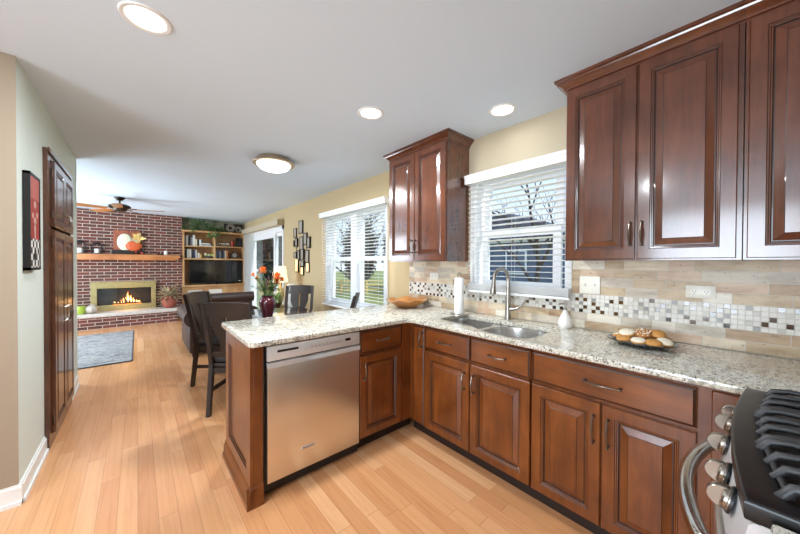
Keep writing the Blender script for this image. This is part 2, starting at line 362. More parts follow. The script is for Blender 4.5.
# ------------------------------------------------------------------ room shell
H, XW, YR, YB2 = 2.476, 2.309, 9.45, 9.10
XL, YL0, YL1, YN, XFAR, XLIV = -.499, 2.65, 4.80, -.66, -3.2, -2.2
struct(MB().box(XFAR-.1, XW+.16, YN-.1, YR+.1, -.06, 0).build('floor', M['floor'], smooth=False))
struct(MB().box(XFAR-.1, XW+.16, YN-.1, YR+.1, H, H+.08).build('ceiling', M['ceiling'], smooth=False))
# window wall with three openings: kitchen window, dining window, patio door
KW = (.83, 1.64, 1.12, 2.10); DWN = (2.90, 4.44, .72, 2.10); PD = (6.40, 8.75, 0.0, 2.07)
def wall_x(x0, x1, y0, y1, ops, name, m):
    w = MB(); y = y0
    for (a, b, z0, z1) in ops:
        w.box(x0, x1, y, a, 0, H)
        if z0 > 0: w.box(x0, x1, a, b, 0, z0)
        w.box(x0, x1, a, b, z1, H); y = b
    w.box(x0, x1, y, y1, 0, H)
    return struct(w.build(name, m, smooth=False))
wall_x(XW, XW+.14, YN-.1, 2.484, [KW], 'wall_right', M['wall_cream'])
wall_x(XW, XW+.14, 2.484, YR+.1, [DWN, PD], 'wall_right_dining', M['wall_tan'])
struct(MB().box(XLIV-.1, XW+.1, YR, YR+.1, 0, H).build('wall_back', M['wall_olive'], smooth=False))
w = MB(); w.box(XFAR, XL-.1, YL0, YL0+.1, 0, H).box(XL-.1, XL, YL0-.004, YL0, 0, H); struct(w.build('wall_left_return', M['wall_beige'], smooth=False))
struct(MB().box(XL-.1, XL, YL0, YL1, 0, H).build('wall_left', M['wall_sage'], smooth=False))
struct(MB().box(XLIV-.1, XL-.1, YL1-.1, YL1, 0, H).build('wall_living_return', M['wall_sage'], smooth=False))
struct(MB().box(XFAR-.1, XW+.1, YN-.1, YN, 0, H).build('wall_near', M['wall_cream'], smooth=False))
wall_x(XFAR-.1, XFAR, YN-.1, YL0+.1, [(-.6, 1.2, .4, 2.3)], 'wall_far_left', M['wall_cream'])
wall_x(XLIV-.1, XLIV, YL1-.1, YR+.1, [(5.9, 8.1, .5, 2.2)], 'wall_living_left', M['wall_sage'])
# brick chimney breast
struct(MB().box(-1.9, .838, YB2, YR, 0, H).build('wall_chimney_brick', M['brick'], smooth=False))
# baseboards
def baseboard(name, pts, inward):
    b = MB()
    for (x0, y0, x1, y1) in pts:
        for t_, z0, z1 in ((.014, 0, .098), (.008, .098, .112), (.024, 0, .022)):
            if x0 == x1: b.box(x0, x0+inward*t_, y0, y1, z0, z1)
            else: b.box(x0, x1, y0, y0+inward*t_, z0, z1)
    return struct(b.build(name, M['white_trim'], smooth=False))
baseboard('baseboard_left', [(XL, YL0, XL, 3.255)], 1)
baseboard('baseboard_left_end', [(XL, 4.275, XL, YL1+.014)], 1)
baseboard('baseboard_return', [(XFAR, YL0, XL+.0135, YL0)], -1)
baseboard('baseboard_right', [(XW, 2.55, XW, 6.3)], -1)
# corner bead of the wall end beside the pantry
struct(MB().box(XL-.1, XL+.006, YL1, YL1+.008, 0, H).build('trim_1', M['wall_sage'], smooth=False))

# ------------------------------------------------------------------ backsplash tiles on the window wall
def backsplash():
    b = MB(); b.k = 0; b.box(XW-.004, XW, -.655, 2.484, .914, 1.372) if False else None
    rnd = random.Random(3); g = .0016
    def clear(y0, y1, z0, z1): return y1 <= KW[0]-.0 or y0 >= KW[1] or z1 <= KW[2]-.02
    def put(y0, y1, z0, z1, k, th=.008):
        segs = [(y0, y1)]
        if not clear(y0, y1, z0, z1):
            if z0 < KW[2]-.02 < z1 and False: pass
            segs = []
            if y0 < KW[0]: segs.append((y0, KW[0]))
            if y1 > KW[1]: segs.append((KW[1], y1))
            if z0 < KW[2]-.021: z1 = KW[2]-.02; segs = [(y0, y1)]
        for a, c in segs:
            if c-a > .004 and z1-z0 > .004: b.k = k; b.box(XW-th, XW, a+g, c-g, z0+g, z1-g)
    rows = [(.914, .968), (.968, 1.022), (1.148, 1.204), (1.204, 1.260), (1.260, 1.316), (1.316, 1.372)]
    for ri, (z0, z1) in enumerate(rows):
        y = -.65 - rnd.random()*.1
        while y < 2.484:
            L = rnd.choice((.105, .152, .19, .21)); k = rnd.choices(range(6), (5, 4, 3, 2, 3, 5) if ri < 2 else (3, 5, 4, 4, 3, 1))[0]
            a, c = max(y, -.65), min(y+L, 2.484)
            if c-a > .01: put(a, c, z0, z1, k)
            y += L
    s = .0252; y = -.65; last = {}
    while y < 2.484-.01:
        for r in range(5):
            k = rnd.choices((6, 7, 8, 9, 10), (54, 10, 8, 21, 8))[0]
            if k != 6 and (k == last.get(r) or k == last.get(r-1)): k = 6
            if k > 8 and (last.get(r, 6) > 6 or last.get(r-1, 6) > 6): k = 6
            last[r] = k
            put(y, min(y+s, 2.484), 1.022+r*s, 1.022+(r+1)*s, k, .009)
        y += s
    b.k = 11
    for (y0, y1, z0, z1) in ((-.655, KW[0], .914, 1.372), (KW[1], 2.486, .914, 1.372), (KW[0], KW[1], .914, KW[2]-.02)): b.box(XW-.006, XW, y0, y1, z0, z1)
    return struct(b.build('wall_backsplash', M['trav']+M['mos']+[M['grout']], smooth=False))
backsplash()

# ------------------------------------------------------------------ windows
def sash(parent, y0, y1, z0, z1, x, fr=.05, d=.03, name='sash'):
    s_ = MB(); s_.box(x, x+d, y0, y0+fr, z0, z1).box(x, x+d, y1-fr, y1, z0, z1).box(x, x+d, y0+fr, y1-fr, z0, z0+fr).box(x, x+d, y0+fr, y1-fr, z1-fr, z1)
    o = s_.build(name, M['vinyl'], parent, smooth=False)
    MB().box(x+d/2-.003, x+d/2+.003, y0+fr, y1-fr, z0+fr, z1-fr).build('pane', M['glass'], o, smooth=False)
    return o
def window(name, y0, y1, z0, z1, units, zmid):
    o = bpy.data.objects.new(name, None); COL.objects.link(o); o.location = (XW, (y0+y1)/2, z0); ORIG[o.name] = Vector(o.location); struct(o)
    f = MB(); d0, d1 = XW+.005, XW+.135
    f.box(d0, d1, y0, y0+.03, z0, z1).box(d0, d1, y1-.03, y1, z0, z1).box(d0, d1, y0, y1, z0, z0+.03).box(d0, d1, y0, y1, z1-.03, z1)
    for (a, b) in units[:-1]: pass
    if len(units) > 1: f.box(d0, d1, units[0][1], units[1][0], z0, z1)
    f.build('frame', M['vinyl'], o, smooth=False)
    c = MB(); t_ = XW-.014
    cw = .022
    c.box(t_, XW+.004, y0-cw, y0+.004, z0-.0, z1+cw).box(t_, XW+.004, y1-.004, y1+cw, z0-.0, z1+cw).box(t_, XW+.004, y0-cw, y1+cw, z1-.004, z1+cw)
    c.build('casing', M['white_trim'], o, smooth=False)
    MB().box(XW-.035, XW+.02, y0-.026, y1+.026, z0-.02, z0+.006, .004).build('sill', M['white_trim'], o)
    for (a, b) in units:
        sash(o, a, b, zmid-.01, z1-.03, XW+.075, .052); sash(o, a-.0, b+.0, z0+.03, zmid+.035, XW+.04, .058)
        MB().box(XW+.03, XW+.04, (a+b)/2-.03, (a+b)/2+.03, zmid+.02, zmid+.032, .002).build('lock', M['vinyl'], o)
    return o
window('window_1', *KW, [(.90, 1.57)], 1.60)
window('window_2', *DWN, [(2.955, 3.585), (3.735, 4.38)], 1.41)

def blind(label, y0, y1, zt, zb, valance, bracket=0, n=None, x=XW-.055, stack=.0, wand=None):
    o = thing('window_blind', label, 'blind', (x, (y0+y1)/2, zb), 'white slatted blinds')
    s_ = MB(); pitch = .0425; z = zt-.05; tilt = R(-6)
    while z > zb+.045+stack:
        for dx in (-1, 1):
            pass
        a = Vector((-.024*math.cos(tilt), 0, -.024*math.sin(tilt))); th = .0010
        s_.T = Matrix.Translation((x, 0, z)) @ Matrix.Rotation(-tilt, 4, 'Y'); s_.box(-.0245, .0245, y0+.004, y1-.004, -th, th); z -= pitch
    k = 0
    while stack and k*.006 < stack: s_.T = Matrix.Translation((x, 0, zb+.03+k*.006)); s_.box(-.0245, .0245, y0+.004, y1-.004, -.0014, .0014); k += 1
    s_.T = None; s_.build('slats', M['blind'], o, smooth=False)
    MB().box(x-.026, x+.026, y0, y1, zb, zb+.022, .006).build('bottom_rail', M['blind'], o)
    MB().box(x-.028, x+.028, y0, y1, zt-.045, zt, .002).build('head_rail', M['blind'], o)
    if valance:
        v0, v1 = valance; vb = MB()
        prof = [(x-.028, zt-.05), (x-.044, zt-.05), (x-.044, zt-.01), (x-.052, zt+.005), (x-.052, zt+.026), (x-.028, zt+.026)]
        vb.prism(prof, v0, v1, 'y'); vb.box(x-.03, XW-.001, v0, v0+.012, zt-.05, zt+.026).box(x-.03, XW-.001, v1-.012, v1, zt-.05, zt+.026)
        vb.build('valance', M['blind'], o, smooth=False)
    for yy in (y0+.1, (y0+y1)/2, y1-.1):
        c = MB(); 
        for dx in (-.026, .026): c.tube([(x+dx, yy, zt-.04), (x+dx, yy, zb+.02)], .0011, 4)
        c.build('ladder_cord', M['cord'], o)
    if wand is not None:
        MB().tube([(x-.034, wand, zt-.05), (x-.036, wand, zt-.62), (x-.036, wand, zt-.66)], [.0025, .0025, .005], 6).build('tilt_cord', M['cord'], o)
    return o
blind('white slatted blind over the sink window', .80, 1.645, 2.105, 1.10, (.775, 1.668), stack=.05)
blind('white slatted blind on the half of dining window by wall cupboard', 2.86, 3.655, 2.12, .70, None)
blind('white slatted blind on the half of dining window nearer patio door', 3.665, 4.47, 2.12, .70, None, wand=4.43)
vb = MB(); x = XW-.055; zt = 2.12
vb.prism([(x-.028, zt-.05), (x-.044, zt-.05), (x-.044, zt-.01), (x-.052, zt+.005), (x-.052, zt+.026), (x-.028, zt+.026)], 2.82, 4.53, 'y')
vb.box(x-.03, XW-.001, 4.518, 4.53, zt-.05, zt+.026).box(x-.03, XW-.001, 2.82, 2.832, zt-.05, zt+.026)
tag(vb.build('blind_valance', M['blind'], smooth=False, base=(x, 3.67, zt-.05)), 'long white moulded valance above the pair of dining blinds', 'valance')

# patio door
o = bpy.data.objects.new('door_1', None); COL.objects.link(o); o.location = (XW, 7.5, 0); ORIG[o.name] = Vector(o.location); struct(o)
f = MB(); d0, d1 = XW+.0, XW+.13; y0, y1, z0, z1 = PD
f.box(d0, d1, y0, y0+.04, 0, z1).box(d0, d1, y1-.04, y1, 0, z1).box(d0, d1, y0, y1, z1-.05, z1).box(d0, d1, y0, y1, 0, .03)
f.build('frame', M['vinyl'], o, smooth=False)
c = MB(); t_ = XW-.016
c.box(t_, XW, y0-.075, y0, 0, z1+.075).box(t_, XW, y1, y1+.075, 0, z1+.075).box(t_, XW, y0-.075, y1+.075, z1, z1+.075); c.build('casing', M['white_trim'], o, smooth=False)
sash(o, 6.44, 7.05, .03, z1-.05, XW+.07, .07, .04, 'fixed_panel'); sl = sash(o, 6.93, 8.71, .03, z1-.05, XW+.02, .09, .04, 'sliding_panel')
MB().box(XW-.02, XW+.02, 6.95, 6.975, .9, 1.15, .005).build('pull_handle', M['white_trim'], sl)
o = thing('vertical_blind', 'white vertical blind drawn aside at the patio door', 'blind', (XW-.07, 8.6, 0))
for k in range(11):
    m_ = MB(); yy = 8.38+k*.066; m_.T = Matrix.Translation((XW-.07, yy, 0)) @ Matrix.Rotation(R(24), 4, 'Z'); m_.box(-.044, .044, -.0015, .0015, .03, 2.13); m_.build('vane', M['blind'], o, smooth=False)
vb = MB(); vb.box(XW-.14, XW-.002, 6.33, 9.14, 2.135, 2.26, .004); vb.k = 1
vb.build('valance', [M['wall_cream']], o)

# ------------------------------------------------------------------ cabinet doors, drawers, pulls
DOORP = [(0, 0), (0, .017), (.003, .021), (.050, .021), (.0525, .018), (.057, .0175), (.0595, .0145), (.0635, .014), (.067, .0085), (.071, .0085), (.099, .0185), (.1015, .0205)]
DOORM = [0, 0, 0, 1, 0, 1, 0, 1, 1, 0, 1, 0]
def frameF(org, u, v, w):
    org, u, v, w = Vector(org), Vector(u), Vector(v), Vector(w)
    return lambda a, b, c: org+u*a+v*b+w*c
def door(parent, org, u, w, width, height, mats, name='door', prof=DOORP, pm=DOORM):
    m_ = MB(); m_.rings(width, height, prof, frameF(org, u, (0, 0, 1), w), pm)
    return m_.build(name, mats, parent, ang=6)
DRAWP = [(0, 0), (0, .013), (.004, .017), (.012, .021), (.016, .021)]
def drawer(parent, org, u, w, width, height, mats, name='drawer'):
    return door(parent, org, u, w, width, height, mats, name, DRAWP, [0, 0, 1, 0, 0])
def pull(parent, c, axis, out, L=.115, mat='bronze', name='handle'):
    """bow pull: c centre on the surface, axis along the grip, out away from the door"""
    c, axis, out = Vector(c), Vector(axis), Vector(out); m_ = MB(); pts = []; rs = []
    for i in range(13):
        t_ = i/12; s_ = (t_-.5)*L; bow = .024+.012*math.sin(math.pi*t_)
        pts.append(c+axis*s_+out*bow); rs.append(.0036+.0026*math.sin(math.pi*t_)**2)
    m_.tube(pts, rs, 8)
    for sg in (-1, 1):
        e = c+axis*(sg*(L/2-.004)); m_.tube([e, e+out*.006, e+out*.012, e+out*.026], [.0075, .0072, .0045, .0052], 8)
        q = c+axis*(sg*L/2)+out*.024; m_.sphere(q, .0062, 8, 6)
    return m_.build(name, M[mat], parent)
X_ = (-1, 0, 0); YV = (0, 1, 0)
XF, XBK, YD = 1.649, XW-.002, 1.781
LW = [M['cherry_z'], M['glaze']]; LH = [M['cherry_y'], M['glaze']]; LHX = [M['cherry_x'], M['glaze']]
def body_x(parent, ya, yb, x0=XF+.021, z1=.884, sink=False):
    b = MB()
    if sink:
        b.box(x0, XBK, ya, ya+.018, .10, z1).box(x0, x0+.09, yb-.018, yb, .10, z1).box(x0+.09, XBK, yb-.018, yb, .10, .65)
        b.box(x0, XBK, ya, yb, .10, .12).box(XBK-.01, XBK, ya, yb, .10, z1); b.box(x0, x0+.018, ya, yb, .10, .70); b.box(x0, x0+.005, ya, yb, .84, z1)
    else: b.box(x0, XBK, ya, yb, .10, z1)
    o = b.build('body', M['cherry_z'], parent, smooth=False)
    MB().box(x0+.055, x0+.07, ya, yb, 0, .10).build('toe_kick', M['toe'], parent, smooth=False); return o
ZD0, ZD1, ZR0, ZR1 = .105, .688, .706, .866
# sink base
o = thing('sink_base_cabinet', 'reddish brown sink base cabinet with two false drawers under the steel sink', 'cabinet', (1.98, 1.2, 0))
body_x(o, .786, 1.609, sink=True)
for (a, b, hs) in ((1.200, 1.605, 1.232), (.790, 1.192, 1.158)):
    dr = drawer(o, (XF+.021, b, ZR0), (0, -1, 0), X_, b-a, ZR1-ZR0, LH); pull(dr, (XF, (a+b)/2, .785), YV, X_)
    dd = door(o, (XF+.021, b, ZD0), (0, -1, 0), X_, b-a, ZD1-ZD0, LW); pull(dd, (XF, hs, .57), (0, 0, 1), X_)
# wide drawer base
o = thing('base_cabinet', 'reddish brown base cabinet with one wide drawer over two doors beside the range', 'cabinet', (1.98, .45, 0))
body_x(o, .118, .786)
dr = drawer(o, (XF+.021, .780, ZR0), (0, -1, 0), X_, .656, ZR1-ZR0, LH); pull(dr, (XF, .443, .785), YV, X_, .15)
for (a, b, hs) in ((.450, .780, .476), (.124, .443, .417)):
    dd = door(o, (XF+.021, b, ZD0), (0, -1, 0), X_, b-a, ZD1-ZD0, LW); pull(dd, (XF, hs, .565), (0, 0, 1), X_, .13)
# narrow corner cupboard
o = thing('corner_cabinet', 'narrow reddish brown corner cupboard with one tall slim door between sink base and peninsula', 'cabinet', (1.98, 1.7, 0))
b = MB(); b.box(XF+.021, XF+.08, 1.609, 1.80, .10, .884).box(XF+.08, XBK, 1.665, 1.80, .10, .884); b.build('body', M['cherry_z'], o, smooth=False)
MB().box(XF+.076, XF+.091, 1.609, 1.80, 0, .10).build('toe_kick', M['toe'], o, smooth=False)
dd = drawer(o, (XF+.021, 1.735, ZD0), (0, -1, 0), X_, .122, ZR1-ZD0, LW, 'door'); pull(dd, (XF, 1.63, .77), (0, 0, 1), X_, .115)
# filler cabinet by the range
o = thing('filler_cabinet', 'plain reddish brown filler cabinet in the corner at the range side', 'cabinet', (1.9, .0, 0))
b = MB(); b.box(XF+.012, XBK, -.03, .118, .10, .884); b.box(1.582, XBK, -.655, -.03, .10, .884); b.build('body', M['cherry_z'], o, smooth=False)
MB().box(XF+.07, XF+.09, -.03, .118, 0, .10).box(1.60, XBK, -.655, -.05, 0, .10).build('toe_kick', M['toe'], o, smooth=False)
MB().box(XF+.003, XF+.012, .0, .085, .12, .87, .004).build('filler_panel', M['cherry_z'], o)
# peninsula drawer base
o = thing('peninsula_cabinet', 'reddish brown peninsula cabinet with one drawer and one door beside the dishwasher', 'cabinet', (1.4, 2.05, 0))
MB().box(1.180, XF+.03, YD+.021, 2.36, .10, .884).build('body', M['cherry_z'], o, smooth=False)
MB().box(1.180, XF+.08, YD+.075, YD+.09, 0, .10).build('toe_kick', M['toe'], o, smooth=False)
MB().box(1.575, XF+.02, YD+.004, YD+.021, .10, .884).build('corner_stile', M['cherry_z'], o, smooth=False)
UX, WY = (1, 0, 0), (0, -1, 0)
dr = drawer(o, (1.184, YD+.021, ZR0), UX, WY, .387, ZR1-ZR0, LHX); pull(dr, (1.376, YD, .79), UX, WY)
dd = door(o, (1.184, YD+.021, ZD0), UX, WY, .387, ZD1-ZD0, LW); pull(dd, (1.212, YD, .585), (0, 0, 1), WY)
MB().box(1.18, XBK, 2.36, 2.372, 0, .884).build('back_panel', M['cherry_z'], o, smooth=False)
# peninsula end panel
XE = .465
o = thing('peninsula_end_cabinet', 'panelled cherry end of the peninsula with moulded plinth facing the walkway', 'cabinet', (XE, 2.07, 0))
b = MB(); b.box(XE+.018, .535, 1.792, 2.372, .0, .884); b.build('body', M['cherry_z'], o, smooth=False)
PANP = [(0, 0), (0, .018), (.078, .018), (.083, .013), (.089, .0125), (.094, .007), (.097, .006)]
door(o, (XE+.018, 1.781, .1), (0, 1, 0), X_, .591, .784, LW, 'panel', PANP, [0, 0, 1, 0, 1, 0])
MB().box(XE+.018, .535, 1.781, 1.793, .0, .884, .002).build('front_stile', M['cherry_z'], o)
pr = [(0, 0), (-.022, 0), (-.022, .028), (-.014, .038), (-.013, .082), (-.008, .092), (-.005, .105), (-.0, .11)]
bm_ = MB(); bm_.prism([(XE+.002+a, z) for a, z in pr], 1.760, 2.385, 'y')
bm_.prism([(1.781+a*.95, z) for a, z in pr], XE-.0195, .535, 'x')
bm_.build('base_molding', [M['cherry_y']], o)
MB().box(.535, 1.18, 2.36, 2.372, 0, .884).build('back_panel', M['cherry_z'], o, smooth=False)

# ------------------------------------------------------------------ dishwasher
o = thing('dishwasher', 'stainless steel dishwasher built into the peninsula', 'dishwasher', (.87, 2.05, 0))
x0, x1 = .556, 1.174
MB().box(.540, 1.179, YD+.03, 2.355, .02, .878).build('body', M['black'], o, smooth=False)
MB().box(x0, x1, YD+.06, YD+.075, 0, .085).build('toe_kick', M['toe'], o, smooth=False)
dd = MB(); dd.box(x0, x1, YD-.004, YD+.03, .088, .748, .004, 2); dd = dd.build('door', M['steel'], o)
# control panel with a curved pocket lip under it
cp = MB(); cp.box(x0, x1, YD-.006, YD+.03, .786, .872, .004, 2); cp = cp.build('control_panel', M['steel_light'], o)
lip = MB(); n = 24; vs = []; fs = []
for i in range(n+1):
    t_ = i/n; x = x0+(x1-x0)*t_; q = max(0, 1-((t_-.5)/.22)**2); d_ = .012*q
    vs += [(x, YD-.010+d_*.3, .748), (x, YD-.010+d_, .778-.012*q), (x, YD+.02, .778), (x, YD+.02, .748)]
for i in range(n):
    for k in range(4): fs.append((i*4+k, i*4+(k+1) % 4, i*4+4+(k+1) % 4, i*4+4+k))
fs += [(0, 1, 2, 3), (n*4, n*4+1, n*4+2, n*4+3)]
lip._add(vs, fs); lip.build('handle_lip', M['steel_light'], o)
MB().box(x0+.004, x1-.004, YD+.012, YD+.03, .776, .788).build('pocket', M['black'], o, smooth=False)
vt = MB(); vt.box(.610, .735, YD-.0075, YD-.005, .832, .845)
vt.k = 1
for k in range(8): vt.box(.612+k*.0155, .621+k*.0155, YD-.0085, YD-.0074, .833, .844)
vt.build('vent', [M['black'], M['soot']], cp, smooth=False)
bt = MB()
for k in range(9): bt.box(.815+k*.026, .829+k*.026, YD-.0068, YD-.0055, .826, .8285); bt.box(.818+k*.026, .824+k*.026, YD-.0068, YD-.0055, .835, .838)
bt.build('buttons', M['nickel'], cp, smooth=False)
MB().box(1.06, 1.098, YD-.0072, YD-.0055, .826, .842).build('display', M['screen'], cp, smooth=False)
MB().box(1.128, 1.146, YD-.0072, YD-.0055, .823, .843, .001).build('start_button', M['steel_light'], cp)
def text(body, loc, size, mat, parent, rot, name, depth=.0006):
    cu = bpy.data.curves.new(name, 'FONT'); cu.body = body; cu.size = size; cu.extrude = depth; cu.align_x = 'CENTER'; cu.align_y = 'CENTER'
    tmp = bpy.data.objects.new(name+'_curve', cu); COL.objects.link(tmp); dg = bpy.context.evaluated_depsgraph_get(); me = bpy.data.meshes.new_from_object(tmp.evaluated_get(dg)); bpy.data.objects.remove(tmp); bpy.data.curves.remove(cu)
    ob = bpy.data.objects.new(name, me); COL.objects.link(ob); me.materials.clear(); me.materials.append(mat)
    ob.rotation_euler = rot; ob.parent = parent; ob.location = Vector(loc)-ORIG.get(parent.name, Vector()); ORIG[ob.name] = Vector(); return ob
bd = MB(); bd.box(.755, .845, YD-.0065, YD-.0035, .207, .224, .001); bd = bd.build('badge', M['steel_light'], dd)
text('KitchenAid', (.80, YD-.0068, .2155), .0165, M['black'], bd, (R(90), 0, 0), 'badge_lettering')

# ------------------------------------------------------------------ countertops
ctr = [(1.578, -.655), (XW-.010, -.655), (XW-.010, 2.484), (XW-.002, 2.484), (XW-.002, 2.528)]
ctr += arc(.458+.05, 2.528-.05, .05, 90, 180, 5) + arc(.458+.035, 1.755+.035, .035, 180, 270, 5)
ctr += arc(1.626-.06, 1.755-.06, .06, 90, 0, 6)[0:] + [(1.626, -.028), (1.578, -.028)]
sinkhole = [(1.690, .865), (1.676, .94), (1.678, 1.04), (1.70, 1.14), (1.745, 1.215), (1.778, 1.27), (1.79, 1.40), (1.80, 1.55), (1.825, 1.60), (1.88, 1.625), (2.03, 1.63), (2.085, 1.60), (2.105, 1.54), (2.11, 1.25), (2.11, .93), (2.09, .86), (2.03, .83), (1.76, .83)]
def smoothloop(p, it=2):
    for _ in range(it):
        q = []
        for i in range(len(p)):
            a, b = Vector(p[i]), Vector(p[(i+1) % len(p)]); q += [tuple(a*.75+b*.25), tuple(a*.25+b*.75)]
        p = q
    return p
sinkhole = smoothloop(sinkhole, 1)
ct = MB(); ct.prism(ctr, .884, .914, 'z', holes=[sinkhole], bev=.004, seg=2)
tag(ct.build('countertop', M['granite'], base=(1.9, 1.7, .884), ang=50), 'speckled cream granite worktop of the sink run and peninsula', 'countertop')
o = thing('range_side_cabinet', 'granite topped end cabinet on the near side of the gas range', 'cabinet', (.6, -.34, 0))
MB().box(.42, .805, -.655, -.03, .10, .884).build('body', M['cherry_z'], o, smooth=False)
MB().box(.42, .805, -.655, -.10, 0, .10).build('toe_kick', M['toe'], o, smooth=False)
ct = MB(); ct.box(.40, .808, -.655, -.030, .884, .914, .006, 2)
tag(ct.build('countertop', M['granite'], base=(.6, -.33, .884)), 'small piece of speckled granite worktop at the near side of the range', 'countertop')

# ------------------------------------------------------------------ sink, faucet
o = thing('sink', 'stainless double bowl sink set under the granite worktop', 'sink', (1.9, 1.23, .884))
def bowl(name, ring, depth, drain):
    ring = smoothloop(ring, 2); n = len(ring); cx = sum(p[0] for p in ring)/n; cy = sum(p[1] for p in ring)/n
    vs = []; fs = []; lev = [(1.0, .0), (.985, -.02), (.955, -depth+.04), (.92, -depth+.012), (.84, -depth), (.12, -depth-.006)]
    for s_, z in lev: vs += [(cx+(p[0]-cx)*s_, cy+(p[1]-cy)*s_, .881+z) for p in ring]
    for l in range(len(lev)-1):
        for i in range(n): fs.append((l*n+i, l*n+(i+1) % n, (l+1)*n+(i+1) % n, (l+1)*n+i))
    fs.append(tuple((len(lev)-1)*n+i for i in range(n)))
    b = MB(); b._add(vs, fs); bo = b.build(name, M['steel_sink'], o, ang=60)
    MB().lathe([(.0, .002), (.03, .003), (.042, .006), (.045, .0)], (cx, cy, .881-depth-.006), 20).build('drain', M['chrome'], bo)
M['steel_sink'] = flat('sink_steel', srgb(196, 195, 192), .26, .03, metal=.8)
bowl('main_bowl', [(1.68, .84), (1.68, 1.05), (1.70, 1.20), (1.74, 1.225), (2.12, 1.225), (2.12, .82), (1.75, .815)], .21, None)
bowl('small_bowl', [(1.765, 1.255), (1.775, 1.50), (1.80, 1.64), (2.09, 1.645), (2.12, 1.60), (2.12, 1.255)], .17, None)
bowl_rings = [smoothloop(q, 2) for q in ([(1.68, .84), (1.68, 1.05), (1.70, 1.20), (1.74, 1.225), (2.12, 1.225), (2.12, .82), (1.75, .815)], [(1.765, 1.255), (1.775, 1.50), (1.80, 1.64), (2.09, 1.645), (2.12, 1.60), (2.12, 1.255)])]
fl = MB(); fl.prism([(1.678, .80), (2.15, .80), (2.15, 1.66), (1.755, 1.66), (1.735, 1.27), (1.678, 1.20)], .8795, .8825, 'z', holes=bowl_rings); fl.build('flange', M['steel_sink'], o, smooth=False)
o = thing('faucet', 'tall brushed nickel gooseneck faucet with pull-down spray behind the sink', 'faucet', (2.2, 1.233, .914))
fx_, fy_ = 2.2, 1.233
MB().lathe([(.0, 0), (.031, 0), (.031, .006), (.027, .012), (.0245, .03), (.021, .10), (.0205, .17), (.021, .176), (.0165, .185), (.0, .188)], (fx_, fy_, .914), 24).build('body', M['nickel'], o)
dirv = Vector((-.80, .60, 0)).normalized(); dirv = Vector((-.985, .17, 0)).normalized(); pts = []
for z in (0, .05, .1, .14): pts.append(Vector((fx_, fy_, 1.09+z)))
rad = .080; zc = 1.232
for i in range(0, 17):
    q = R(180-i*11.2); pts.append(Vector((fx_, fy_, zc))+dirv*(rad+rad*math.cos(q))+Vector((0, 0, rad*math.sin(q))))
e0 = pts[-1]; dn = (pts[-1]-pts[-2]).normalized()
MB().tube(pts, [.0155]*4+[.0135]*17, 14).build('neck', M['nickel'], o)
MB().tube([e0-dn*.004, e0+dn*.02, e0+dn*.06, e0+dn*.105, e0+dn*.112], [.0135, .0155, .019, .0245, .022], 16).build('spray_head', M['nickel'], o)
sd = Vector((.25, -.95, 0)).normalized(); b0 = Vector((fx_, fy_, 1.0))
lv = MB(); lv.tube([b0, b0+sd*.045], [.017, .0155], 14); lv.tube([b0+sd*.04, b0+sd*.07+Vector((0, 0, .008)), b0+sd*.105+Vector((0, 0, .035)), b0+sd*.13+Vector((0, 0, .075))], [.011, .0085, .0065, .007], 10)
lv.build('lever', M['nickel'], o)

# ------------------------------------------------------------------ wall cupboards
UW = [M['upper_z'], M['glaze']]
XU = 1.981
CROWN = [(.0, .0), (-.004, .0), (-.004, .010), (-.012, .013), (-.013, .022), (-.026, .038), (-.040, .047), (-.043, .055), (-.055, .060), (-.055, .074), (.0, .074)]
def crown(parent, y0, y1, zb, end0, end1, mats, name='crown_molding'):
    """front run along Y plus returns to the wall at the ends that are open; mitred"""
    b = MB(); xf = XU+.021; n = len(CROWN); path = []
    def ring(fn): return [fn(a, z) for a, z in CROWN]
    rs = []
    if end0: rs.append(ring(lambda a, z: (XW-.002, y0+a, zb+z)))
    rs.append(ring(lambda a, z: (xf+a, y0+(a if end0 else 0), zb+z)))
    rs.append(ring(lambda a, z: (xf+a, y1-(a if end1 else 0), zb+z)))
    if end1: rs.append(ring(lambda a, z: (XW-.002, y1-a, zb+z)))
    vs = [p for r in rs for p in r]; fs = []
    for i in range(len(rs)-1):
        for k in range(n): fs.append((i*n+k, i*n+(k+1) % n, i*n+n+(k+1) % n, i*n+n+k))
    fs += [tuple(range(n)), tuple((len(rs)-1)*n+k for k in range(n))]
    b._add(vs, fs); return b.build(name, mats, parent, ang=20)
def wall_cabinet(label, y0, y1, doors, end0, end1, ztop, open_side0=True):
    o = thing('wall_cabinet', label, 'cabinet', (2.15, (y0+y1)/2, 1.372))
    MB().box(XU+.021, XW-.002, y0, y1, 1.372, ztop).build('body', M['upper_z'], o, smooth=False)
    for (a, b, hs) in doors:
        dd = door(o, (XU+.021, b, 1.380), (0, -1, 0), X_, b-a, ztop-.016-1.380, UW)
        if hs: pull(dd, (XU, hs, 1.512), (0, 0, 1), X_, .12)
    crown(o, y0-(.002 if not end0 else 0), y1+(.002 if not end1 else 0), 2.401, end0, end1, [M['upper_y']])
    return o
wall_cabinet('two door cherry wall cabinet hung just past the sink window above cookie plate', .018, .742, [(.392, .736, .411), (.034, .384, .362)], False, True, 2.415)
wall_cabinet('cherry wall cabinet in the corner over the range side counter', -.655, .014, [(-.36, .004, None)], False, False, 2.415)
wall_cabinet('two door cherry wall cabinet between the dining window and sink window', 1.690, 2.461, [(2.078, 2.455, 2.102), (1.696, 2.072, 2.05)], True, True, 2.415)

